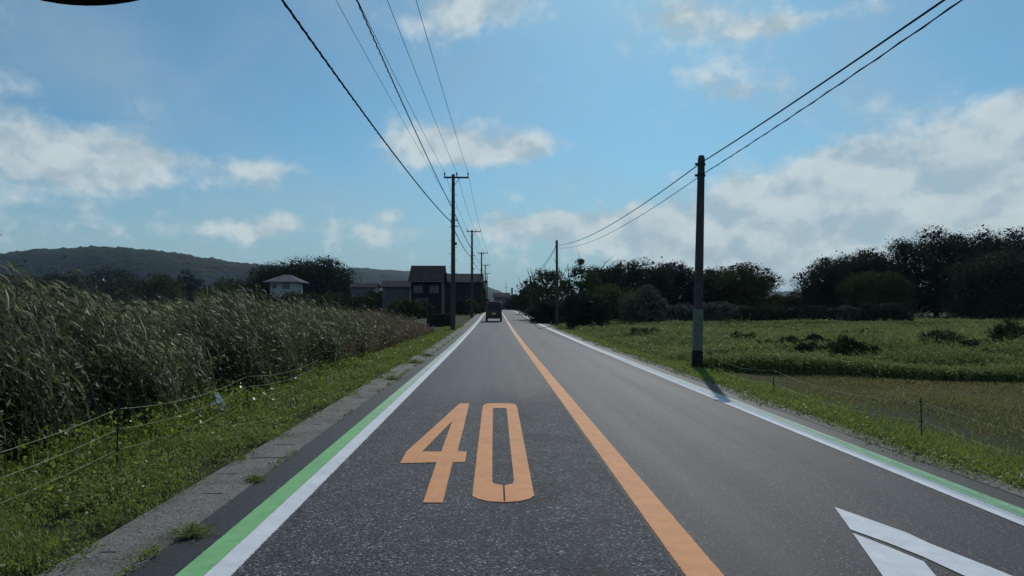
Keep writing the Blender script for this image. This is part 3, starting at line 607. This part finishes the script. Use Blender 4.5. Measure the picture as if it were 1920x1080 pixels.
# distant roadside growth around the vanishing point
for i, (px, top, w, y, k, lab) in enumerate(((965, 553, 34, 170, 'dark', 'far dark roadside trees right of the vanishing point'), (945, 561, 40, 260, 'dark', 'farthest low trees closing the end of the road'),
    (980, 545, 26, 130, 'dark', 'dark roadside growth under the thin scrubby tree'))):
    tree_at('distant_tree', lab, px, top, w, y, 300 + i, kind=k, n=2500, leaf=.4, hb=.02, depth=8, group='trees at the end of the road', dome=.5)

# ------------------------------------------------------------------ hills
M_hill = None
def hill_mat():
    m, t, out = mat('wooded hillside'); tc = t.add('ShaderNodeTexCoord').outputs['Object']
    v = t.add('ShaderNodeTexVoronoi', Vector=tc, Scale=.09).outputs['Distance']; n1 = t.noise(tc, .01, 5, .6); n2 = t.noise(tc, .12, 5, .65)
    c = t.mix(t.ramp(n2, .3, .7), (.008, .019, .012), (.022, .040, .024)); c = t.mix(t.ramp(n1, .45, .6, 0, .5), c, (.026, .040, .024))
    bp = t.add('ShaderNodeBump', Height=t.m('ADD', t.m('MULTIPLY', v, -1.2), n2), Strength=.6, Distance=3)
    b = t.add('ShaderNodeBsdfPrincipled', Base_Color=c, Roughness=.9, Normal=bp.outputs[0]); b.inputs['Specular IOR Level'].default_value = .1
    t.set(out.inputs[0], b.outputs[0]); return m
M_hill = hill_mat()
def hill(pix, y0, depth, seed, label, bump=3.0, step=6.0):
    rs = np.random.RandomState(seed); px = np.array([p[0] for p in pix]); ty = np.array([p[1] for p in pix])
    X0 = P(px[0], 560, y0).x; X1 = P(px[-1], 560, y0).x; xs = np.arange(X0, X1 + step, step)
    pxs = np.array([(x / y0) for x in xs]); cx = np.array([P(p, 560, y0).x / y0 for p in px]); cz = np.array([P(a, b, y0).z for a, b in pix])
    crest = np.interp(pxs, cx, cz); ys = np.arange(-depth, depth + step, step)
    XX, YY = np.meshgrid(xs, ys); fall = np.clip(np.cos(YY / depth * np.pi / 2), 0, 1) ** .8
    Z = (crest[None, :] - 1) * fall
    nb = sum(np.sin(XX * a + YY * b + c) for a, b, c in ((.021, .03, 1), (.05, -.02, 2), (.013, .045, 4), (.09, .07, 3))) * .9
    Z = Z + (nb * .8 + np.abs(rs.normal(0, 1, Z.shape)) * bump) * (fall > .03) * np.clip(fall * 3, 0, 1) - (bump * .8) + 1
    n, k = XX.shape; idx = np.arange(n * k).reshape(n, k); f = np.stack([idx[:-1, :-1], idx[:-1, 1:], idx[1:, 1:], idx[1:, :-1]], -1).reshape(-1, 4)
    o = mesh_obj('hill', np.stack([XX, YY + y0, Z], -1).reshape(-1, 3), f, M_hill, smooth=True); return tag(o, label, 'hill', kind='structure')
hill([(-420, 540), (-200, 505), (-60, 490), (0, 481), (40, 472), (110, 467), (165, 463), (215, 464), (290, 470), (360, 480), (400, 487), (440, 493), (520, 500), (600, 512), (680, 530), (760, 560)], 1500, 170, 1, 'long wooded hill rising on the left', 2.2, 7)
hill([(380, 575), (480, 512), (600, 505), (680, 503), (700, 504), (760, 508), (840, 512), (900, 532), (960, 556), (1020, 580)], 2600, 260, 2, 'bluish far wooded ridge behind the houses', 2, 16)
hill([(880, 585), (910, 553), (925, 548), (950, 558), (1000, 568), (1100, 570), (1300, 560), (1480, 545), (1700, 560), (2100, 580)], 2300, 260, 3, 'low bluish ridge at the end of the road', 4, 16)

# ------------------------------------------------------------------ utility poles and lines
M_pole = simple('pole concrete', (.060, .050, .046), .8, bump=.3, bscale=20, scale=3); M_steel = simple('dark steel', (.05, .05, .055), .55, .6)
M_por = simple('insulator porcelain', (.10, .10, .11), .3); M_wire = simple('wire sheath', (.018, .019, .022), .95, spec=.03); M_palewrap = simple('pale pole sheet', (.13, .145, .11), .7, scale=9); M_black = simple('black pole sleeve', (.012, .012, .014), .8)
def sag(a, b, s, n=18):
    a, b = Vector(a), Vector(b); return [a.lerp(b, t / n) - Vector((0, 0, 4 * s * (t / n) * (1 - t / n))) for t in range(n + 1)]
def helix(path, r, pitch, rw, n=6, mb=None):
    L = 0; out = []
    seg = [(path[i + 1] - path[i]).length for i in range(len(path) - 1)]; cum = [0]
    for s in seg: cum.append(cum[-1] + s)
    s = 0; i = 0
    while s < cum[-1]:
        while cum[i + 1] < s: i += 1
        p = path[i].lerp(path[i + 1], (s - cum[i]) / seg[i]); a = 2 * math.pi * s / pitch; out.append(p + Vector((math.cos(a) * r, 0, math.sin(a) * r))); s += pitch / n
    mb.tube(out, rw, 4)
POLES = [(-2.68, 41.0, 10.0), (-2.62, 73.0, 10.0), (-2.22, 106.0, 10.0), (-2.1, 139.0, 10.0), (-2.1, 172.0, 10.0)]
pole_labels = ['nearest tall concrete pole on the left with a three pin crossarm', 'second tall pole along the left verge', 'third tall pole along the left verge', 'fourth tall pole beyond the bushy tree', 'farthest tall pole at the end of the left row']
BACK = (-3.55, -4.0, 10.1)
for i, (x, y, h) in enumerate(POLES):
    z0 = H(y); r = empty('utility_pole', (x, y, z0), pole_labels[i], 'utility pole', 'utility poles along the left verge')
    MB().tube([(0, 0, -.3), (0, 0, h * .5), (-.01, 0, h)], [.165, .135, .10], 14).obj('shaft', M_pole, r, True)
    ax0, ax1 = -.60, .98
    MB().box(ax0, ax1, -.13, -.05, h - .27, h - .17).obj('crossarm', M_steel, r)
    if i < 3:
        MB().tube([(.05, -.09, h - .75), (.42, -.09, h - .25)], .018, 6).obj('brace', M_steel, r)
    for xx in (ax0 + .04, .42 if i else .22, ax1 - .04):
        MB().tube([(xx, -.09, h - .17), (xx, -.09, h - .05), (xx, -.09, h + .02), (xx, -.09, h + .10)], [.02, .03, .055, .035], 8).obj('insulator', M_por, r)
    for zz in (h * .70, h * .66):
        MB().box(-.16, .34 if zz < h * .68 else .30, -.16, -.11, zz, zz + .05).obj('bracket', M_steel, r)
    if i < 2:
        for k in range(14):
            s = 1 if k % 2 else -1; MB().tube([(s * .1, 0, 3.2 + k * .42), (s * .27, 0, 3.2 + k * .42)], .011, 5).obj('step_bolt', M_steel, r)
        MB().box(.12, .24, -.12, 0, h * .545, h * .56).obj('lamp_arm', M_steel, r)
    for zz in (h * .71, h * .67, h * .6): MB().tube([(0, 0, zz - .03), (0, 0, zz + .03)], .135, 12).obj('band', M_steel, r)
def span_line(name, label, offs, dz, rad, sg, back, group, cat='cable', spiral=None, last=5):
    mb = MB(); nodes = [Vector((back[0], back[1], back[2]))] + [Vector((x + offs, y - .09, H(y) + dz)) for x, y, h in POLES[:last]]
    for k in range(len(nodes) - 1):
        p = sag(nodes[k], nodes[k + 1], sg if k == 0 else sg * .6, 22)
        rr = rad * (1 if k == 0 else 1.15)
        mb.tube(p, rr, 5)
        if spiral and k < 2: helix(p, spiral[0], spiral[1], spiral[2], 7, mb)
    return tag(mb.obj(name, M_wire), label, cat, group)
gp = 'conductors of the left pole row'
span_line('power_line', 'left high wire meeting the left pin of the crossarm', -.56, 10.1, .009, .35, (-4.25, -4, 10.3), gp)
span_line('power_line', 'middle high wire meeting the middle pin of the crossarm', .22, 10.1, .009, .35, (-3.40, -4, 10.3), gp)
span_line('power_line', 'rightmost high wire meeting the right pin of the crossarm', .94, 10.1, .009, .35, (-2.55, -4, 10.3), gp)
span_line('guard_wire', 'thin single wire left of the ladder like bundle', -.12, 8.05, .006, .25, (-3.75, -4, 8.3), gp)
span_line('cable_bundle', 'ladder like twisted cable bundle below the high wires', -.05, 7.8, .013, .35, (-2.75, -4, 7.9), gp, spiral=(.026, .38, .006), last=4)
span_line('telephone_cable', 'lowest thick spiral wrapped cable crossing the left sky', -.16, 6.95, .020, .55, (-3.75, -4, 6.9), gp, spiral=(.024, .42, .008), last=4)

def small_pole(x, y, h, label, lean=0, sheet=True, rb=.12, rt=.085):
    z0 = H(y) - (.05 if y < 30 else .1); r = empty('telephone_pole', (x, y, z0), label, 'telephone pole', 'telephone poles along the right verge')
    L = lambda z, k=0: (z * lean, 0, z)
    MB().tube([L(-.3), L(h * .5), L(h - .06), L(h)], [rb, (rb + rt) / 2, rt, rt * .7], 16).obj('shaft', M_pole, r, True)
    for zz in (h - .22, h - .50):
        MB().tube([L(zz - .025), L(zz + .025)], rt * 1.25, 12).obj('band', M_steel, r); MB().box(zz*lean - .15, zz*lean - .07, -.03, .03, zz - .02, zz + .03).obj('clamp', M_steel, r)
    if sheet:
        MB().tube([L(.48), L(1.5)], [rb * 1.06, rb * 1.0], 16).obj('wrap_sheet', M_palewrap, r, True)
        MB().tube([L(-.02), L(.46)], [rb * 1.12, rb * 1.1], 16).obj('base_sleeve', M_black, r, True)
        MB().tube([(rb * .9, -rb * .5, .3), (rb * .9 + .02, -rb * .5, 1.6)], .012, 6).obj('ground_wire', M_black, r)
    return r
b1 = G(1307, 693, -.05); small_pole(b1.x, b1.y, 5.32, 'tall near pole on the right with a pale sheet round its foot', lean=.030)
b2 = P(1044, 450, 50); small_pole(b2.x, 50, b2.z - H(50) + .1, 'second pole on the right rising from the bushes', sheet=False)
small_pole(4.8, 86, 5.3, 'third pole on the right hidden among the twiggy trees', sheet=False)
for zt, za, zb, dx, rad, lab, sp, BK in ((5.09, 6.45, 5.0, 0, .014, 'upper telephone cable rising to the top right corner', None, 1.1), (4.80, 6.25, 4.75, .03, .009, 'thin lower telephone cable under the upper right one', (.012, .9, .006), 2.2)):
    mb = MB(); nodes = [Vector((4.95 + dx * 4, -22, zt + BK)), Vector((b1.x + .15 + dx, b1.y, zt)), Vector((b2.x - dx, 50, za)), Vector((4.8, 86, H(86) + zb))]
    for k in range(3):
        p = sag(nodes[k], nodes[k + 1], (.55, .50, .4)[k] * (1.0 if dx == 0 else 1.18), 26); mb.tube(p, rad * (1, 1.0, 1.5)[k], 5)
        if sp and k == 0: helix(p, sp[0], sp[1], sp[2], 6, mb)
    tag(mb.obj('telephone_cable', M_wire), lab, 'cable', 'cables of the right pole row')

# ------------------------------------------------------------------ wire fences
M_post = simple('fence post', (.02, .022, .02), .6); M_cord = simple('fence cord', (.30, .36, .22), .6)
def wire_fence(label, posts, z0, wires, rad, sagv):
    r = empty('wire_fence', (posts[1][0], posts[1][1], z0), label, 'fence'); ox, oy = posts[1][0], posts[1][1]
    for (x, y, h) in posts[1:]:
        p = MB().tube([(x - ox, y - oy, -.15), (x - ox + .006, y - oy, h)], .007, 8).obj('post', M_post, r)
        for zz in wires:
            zz = min(zz, h - .03); MB().tube([(x - ox - .02, y - oy, zz), (x - ox + .02, y - oy, zz)], .009, 6).obj('wire_clip', M_post, p)
    for k, zz in enumerate(wires):
        mb = MB()
        for a, b in zip(posts[:-1], posts[1:]): mb.tube(sag((a[0] - ox, a[1] - oy, min(zz, a[2] - .03)), (b[0] - ox, b[1] - oy, min(zz, b[2] - .03)), sagv + .01 * k, 10), rad, 5)
        mb.obj('cord', M_cord, r)
wire_fence('low wire fence on thin black posts between the left verge and the reeds', [(-3.47, 2.75, .56), (-3.47, 6.02, .56), (-3.53, 9.26, .52), (-3.42, 12.6, .5)], 0, (.155, .34, .53), .0022, .07)
wire_fence('low wire fence on thin posts around the mown plot on the right', [(4.9, 3.2, .45), (4.86, 7.22, .47), (4.82, 11.0, .45), (4.95, 14.6, .45)], -.03, (.2, .42), .0014, .10)
# plastic scrap in the verge
M_plastic = simple('crumpled plastic', (.92, .90, .84), .6, scale=14, var=.15)
pg = G(412, 776); rs = np.random.RandomState(8); v = []; f = []
for j in range(9):
    for i in range(4):
        u_, w_ = i / 3, j / 8; v.append((.10 - .15 * w_ + (u_ - .5) * .055 * (1.3 - w_ * .5) + rs.normal(0, .003), (u_ - .5) * .02 + rs.normal(0, .008), .02 + .27 * w_))
for j in range(8):
    for i in range(3): a = j * 4 + i; f.append((a, a + 1, a + 5, a + 4))
b = len(v)
for j in range(5):
    for i in range(5): v.append((-.13 + .035 * i + rs.normal(0, .008), .03 + rs.normal(0, .02), .06 + .035 * j - abs(i - 2) * .012 + rs.normal(0, .008)))
for j in range(4):
    for i in range(4): a = b + j * 5 + i; f.append((a, a + 1, a + 6, a + 5))
ps = mesh_obj('plastic_scrap', v, f, M_plastic); ps.location = (pg.x, pg.y, 0); sm_ = ps.modifiers.new('thick', 'SOLIDIFY'); sm_.thickness = .004
tag(ps, 'crumpled white plastic scrap standing in the verge by the left fence', 'litter')
# weed tufts growing out of the joints beside the left gutter
for i, (px, py, w_, h_, lab) in enumerate(((360, 1004, .17, .07, 'grey weed tuft on the left gutter nearest the camera'), (735, 712, .32, .08, 'weed tuft where the left gutter turns overgrown'), (778, 681, .35, .09, 'weed tuft beside the green band just past the gutter break'), (800, 668, .3, .08, 'small dark weed tuft farthest along the left gutter'), (478, 902, .12, .04, 'tiny moss tuft at the edge of the left gutter'))):
    g = G(px, py); rs = np.random.RandomState(400 + i); n = 260; r_ = np.abs(rs.normal(0, .5, n)) * w_ * .6; a = rs.uniform(0, 6.28, n)
    base = np.stack([np.cos(a) * r_, np.sin(a) * r_, np.zeros(n)], -1); d0 = unit(np.stack([np.cos(a), np.sin(a), np.full(n, 1.0)], -1)); d1 = unit(np.stack([np.cos(a), np.sin(a), np.full(n, -.1)], -1))
    p1 = ribbons(base, d0, d1, h_ * rs.uniform(.6, 1.5, n), np.full(n, .004 + .0005 * g.y), 2, unit(np.cross(d0, rs.normal(size=(n, 3)))))
    c = base * 1.1; c[:, 2] = rs.uniform(.005, h_, n); p2 = leafcloud(rs, c, np.full((n, 1), .012 + .0012 * g.y)); v, f = join([p1, p2])
    o = mesh_obj('weed_tuft', v, f, M_weed); o.location = (g.x, g.y, H(g.y) + .005); tag(o, lab, 'weed', 'weed tufts along the left gutter')

# ------------------------------------------------------------------ houses
M_wall = simple('pale render', (.42, .42, .42), .9, scale=2, var=.08, spec=.04); M_wallg = simple('grey render', (.13, .14, .15), .9, scale=1.5, var=.15, spec=.04); M_dwall = simple('dark boarding', (.024, .023, .024), .9, scale=2, var=.3, spec=.04)
M_brwall = simple('brown boarding', (.045, .042, .042), .9, scale=2, var=.2, spec=.04)
def tile_mat(name, col):
    m, t, out = mat(name); tc = t.add('ShaderNodeTexCoord').outputs['Object']
    wv = t.add('ShaderNodeTexWave', dict(wave_type='BANDS', bands_direction='X'), Vector=tc, Scale=1.3, Distortion=.3).outputs[1]; n1 = t.noise(tc, 1.2, 5)
    c = t.mix(t.ramp(n1, .3, .7), tuple(x * .7 for x in col), tuple(x * 1.2 for x in col)); c = t.mix(t.m('MULTIPLY', wv, .3), c, tuple(x * .5 for x in col))
    b = t.add('ShaderNodeBsdfPrincipled', Base_Color=c, Roughness=.9, Specular_IOR_Level=.06, Normal=t.add('ShaderNodeBump', Height=wv, Strength=.5, Distance=.05).outputs[0]); t.set(out.inputs[0], b.outputs[0]); return m
M_tile = tile_mat('grey roof tile', (.13, .14, .15)); M_tiled = tile_mat('dark roof tile', (.028, .029, .034)); M_glass = simple('window glass', (.03, .04, .05), .08, var=.1); M_frame = simple('window frame', (.07, .07, .07), .6)
def window(r, x0, x1, z0, z1, y):
    w = MB().box(x0 - .05, x1 + .05, y - .05, y + .02, z0 - .05, z1 + .05).obj('window', M_frame, r); MB().box(x0, (x0 + x1) / 2 - .03, y - .08, y - .051, z0, z1).box((x0 + x1) / 2 + .03, x1, y - .08, y - .051, z0, z1).obj('pane', M_glass, w)
# white hipped house
a = P(506, 528, 148); b = P(554, 528, 148); zb = H(148); r = empty('house', ((a.x + b.x) / 2, 148, zb), 'small white house with a grey hipped roof before the spreading tree', 'house')
w = (b.x - a.x) / 2 - .1; ev = a.z - zb; rg = P(532, 514, 148).z - zb; e = w + 1.3
MB().box(-w, w, 0, 6, -.3, ev).obj('wall', M_wall, r)
MB2 = MB(); hw = .85
MB2.v = [(-e, -1.3, ev - .05), (e, -1.3, ev - .05), (e, 7.3, ev - .05), (-e, 7.3, ev - .05), (-hw, 3, rg), (hw, 3, rg), (-e, -1.3, ev - .22), (e, -1.3, ev - .22), (e, 7.3, ev - .22), (-e, 7.3, ev - .22)]
MB2.f = [(0, 1, 5, 4), (1, 2, 5), (2, 3, 4, 5), (3, 0, 4), (0, 6, 7, 1), (1, 7, 8, 2), (2, 8, 9, 3), (3, 9, 6, 0), (6, 9, 8, 7)]
MB2.obj('roof', M_tile, r); window(r, .0, 1.5, ev - 1.6, ev - .45, 0); window(r, -2.4, -1.4, ev - 1.5, ev - .5, 0)
def gable(name, label, px0, px1, ridge, eave, y, depth, wallm, roofm, over=.35, wins=(), inset=.4):
    """house whose long roof slope faces the road user: ridge runs left to right"""
    a = P(px0, eave, y); b = P(px1, eave, y); zb = H(y); yr = y + depth / 2; rz = P(px0, ridge, yr).z - zb
    r = empty(name, ((a.x + b.x) / 2, y, zb), label, 'house'); w = (b.x - a.x) / 2; ev = a.z - zb
    MB().box(-w + over, w - over, .45, depth - .45, -.3, ev + .1).obj('wall', wallm, r)
    t = .16
    MB().prism([(0, ev), (depth / 2, rz), (depth, ev), (depth, ev - t), (depth / 2, rz - t), (0, ev - t)], -w, w).obj('roof', roofm, r)
    g = MB(); g.prism([(.46, ev - .1), (depth / 2, rz - t - .02), (depth - .46, ev - .1)], -w + over + .01, w - over - .01).obj('gable_wall', wallm, r)
    for (x0, x1, z0, z1) in wins: window(r, x0 * w, x1 * w, z0, z1, .45)
    MB().tube([(-w, -.06, ev - .1), (w, -.06, ev - .1)], .06, 8).obj('rain_gutter', M_steel, r)
    return r
gable('house', 'dark tall house with a steep grey roof left of the nearest pole', 765, 832, 498, 527, 92, 7, M_dwall, M_tiled, wins=((-.7, -.2, 3.0, 4.0), (.2, .7, 3.0, 4.0), (-.6, .1, .8, 2.2)))
gable('house', 'long dark roofed house behind the nearest and second poles', 829, 906, 513, 528, 104, 8, M_brwall, M_tiled, wins=((-.95, -.62, 2.3, 3.4), (-.4, -.1, .8, 2.4)))
gable('house', 'low grey house left of the dark tall house', 712, 772, 526, 537, 98, 6, M_wallg, M_tiled, wins=((-.75, -.35, .9, 2.0), (.1, .5, .9, 2.0)))
gable('house', 'lowest small grey roofed house right of the spreading tree', 655, 706, 531, 538, 150, 6, M_wallg, M_tiled, wins=((-.6, -.2, .9, 1.9),))
gable('house', 'far broad roofed house at the end of the road', 924, 957, 549, 556, 235, 9, M_wallg, M_tiled, wins=((-.6, -.2, .9, 2.0), (.2, .6, .9, 2.0)))
gable('shed', 'pale small shed at the right end behind the grove trees', 1500, 1532, 546, 550, 98, 4, M_wall, M_tile)['category'] = 'shed'
# clipped hedge by the garden
def hedge_block():
    a = P(800, 590, 47); b = P(846, 590, 47); zb = H(47); rs = np.random.RandomState(77)
    r = empty('clipped_hedge', ((a.x + b.x) / 2, 47, zb), 'low black clipped hedge left of the nearest pole foot', 'hedge'); w = (b.x - a.x) / 2; hh = a.z - zb
    n = 9000; c = np.stack([rs.uniform(-w, w, n), rs.uniform(0, 3.5, n), rs.uniform(.02, hh, n)], -1); face = rs.randint(0, 4, n)
    c[face == 0, 1] = rs.normal(0, .04, (face == 0).sum()); c[face == 1, 2] = hh + rs.normal(0, .03, (face == 1).sum()); c[face == 2, 0] = w + rs.normal(0, .04, (face == 2).sum())
    v, f = leafcloud(rs, c, np.full((n, 1), .10)); mesh_obj('foliage', v, f, LM['black'], r)
    m = MB()
    for x in np.linspace(-w * .8, w * .8, 5): m.tube([(x, 1.5, -.1), (x, 1.5, hh * .9)], .04, 6)
    m.obj('stem', M_bark, r)
hedge_block()
# far mast and post near the vanishing point
r = P(949, 528, 480); MB().tube([(r.x, 480, 0), (r.x, 480, r.z)], [.35, .12], 6).tube([(r.x - 1.2, 480, r.z * .8), (r.x + 1.2, 480, r.z * .8)], .12, 5).obj('mast', M_steel); tag(bpy.data.objects['mast'], 'faint thin mast far off above the road end', 'mast')
r = P(960, 541, 200); MB().tube([(r.x, 200, 0), (r.x, 200, r.z)], [.32, .26], 8).tube([(r.x, 200, r.z), (r.x, 200, r.z + .2)], [.36, .3], 8).obj('chimney', M_pole); tag(bpy.data.objects['chimney'], 'short thick post right of the far mast', 'chimney')

# ------------------------------------------------------------------ small van ahead
def van():
    y = 58.0; c = P(926, 604, y); zb = H(y); r = empty('van', (c.x, y, zb), 'small dark box van driving ahead in the left lane', 'van')
    paint = simple('van paint', (.11, .020, .022), .4, 0, .1, 2, coat=.15); gl = simple('van glass', (.010, .010, .012), .25, var=0, spec=.25); tyre = simple('tyre', (.015, .015, .015), .9); rim = simple('rim', (.25, .25, .26), .35, .8)
    red = simple('lamp red', (.22, .02, .015), .2); pl = simple('number plate', (.60, .58, .20), .5, var=.05); trim = simple('bumper trim', (.03, .03, .032), .6); rail = simple('roof metal', (.45, .45, .47), .35, .3)
    prof = [(0.0, .32), (.0, .95), (.06, 1.42), (.12, 1.72), (.28, 1.83), (2.4, 1.86), (2.72, 1.74), (3.05, 1.15), (3.32, .98), (3.38, .6), (3.36, .32)]
    MB().prism(prof, -.725, .725).obj('body', paint, r, bevel=.07)
    MB().poly([(-.60, .03, 1.02), (.60, .03, 1.02), (.55, .085, 1.62), (-.55, .085, 1.62)]).obj('rear_window', gl, r)
    o = bpy.data.objects['rear_window']; o.location.y = -.025; m = o.modifiers.new('t', 'SOLIDIFY'); m.thickness = .012
    for s in (-1, 1):
        MB().box(s * .7265 - .006, s * .7265 + .006, .35, 1.25, 1.05, 1.58).box(s * .7265 - .006, s * .7265 + .006, 1.38, 2.2, 1.05, 1.58).obj('side_window', gl, r)
        MB().box(s * .63 - .07, s * .63 + .07, -.035, .03, .78, 1.0).obj('tail_light', red, r, bevel=.01)
        MB().tube([(s * .72, 2.55, 1.12), (s * .83, 2.5, 1.18)], .02, 6).obj('mirror_arm', trim, r)
        MB().box(s * .86 - .06, s * .86 + .06, 2.46, 2.54, 1.1, 1.32).obj('door_mirror', trim, r, bevel=.02)
        for yy in (.55, 2.85):
            w = MB().tube([(s * .74, yy, .28), (s * .58, yy, .28)], .275, 20).obj('wheel', tyre, r, bevel=.02); MB().tube([(s * .745, yy, .28), (s * .70, yy, .28)], .16, 16).obj('rim', rim, w)
    MB().box(-.70, .70, -.07, .03, .30, .56).obj('bumper', trim, r, bevel=.03); MB().box(-.165, .165, -.045, .0, .66, .825).obj('number_plate', pl, r)
    MB().box(-.12, .12, -.03, .01, .90, .935).obj('tailgate_handle', trim, r); MB().tube([(.05, .1, 1.7), (.0, -.02, 1.45)], .008, 5).obj('wiper', trim, r)
    MB().box(-.56, .56, .16, .34, 1.83, 1.872).obj('roof_spoiler', rail, r, bevel=.012)
van()

# interior mirror of the car the photograph was taken from, hanging in front of the lens
d = 0.36; c = P(163, 11, d); R_ = .1245
r = empty('rear_view_mirror', (c.x, d, c.z), 'black rounded underside of the interior mirror at the upper left corner', 'mirror')
M_mir = simple('black mirror housing', (.006, .006, .008), .7, var=0, spec=.1); M_mg = simple('mirror glass', (.5, .5, .52), .03, 1.0, var=0)
m = MB(); ring = [(math.cos(2 * math.pi * k / 96) * R_ * .98, R_ + math.sin(2 * math.pi * k / 96) * R_) for k in range(96)]; n_ = 96
for yy, s_ in ((-.045, .90), (-.041, .93), (-.012, .985), (0, 1.0), (.004, .95)):
    m.v += [(x * s_, yy, (z - R_) * s_ + R_) for x, z in ring]
for j in range(4):
    for k in range(n_): a_, b_ = j * n_ + k, j * n_ + (k + 1) % n_; m.f.append((a_, b_, b_ + n_, a_ + n_))
m.f += [tuple(range(n_)), tuple(range(4 * n_, 5 * n_))[::-1]]
m.obj('housing', M_mir, r, True)
MB().tube([(0, -.01, R_ * 1.1), (.0, .05, R_ * 1.7), (0, .06, R_ * 2.3)], .006, 8).obj('stem', M_mir, r)
MB().tube([(0, -.047, R_), (0, -.0445, R_)], R_ * .8, 48).obj('mirror_glass', M_mg, r)

# ------------------------------------------------------------------ thin summer haze
m, t, out = mat('haze'); t.n.remove(out); out = t.add('ShaderNodeOutputMaterial')
pvv = t.add('ShaderNodeVolumePrincipled', Color=(.62, .80, 1.0), Density=HAZE); pvv.inputs['Anisotropy'].default_value = .2; t.l.new(pvv.outputs[0], out.inputs['Volume'])
hz = MB().box(-7500, 7500, -400, 9500, -3, 260).obj('haze', m); tag(hz, 'thin pale blue haze over the fields and hills', 'haze', kind='stuff')
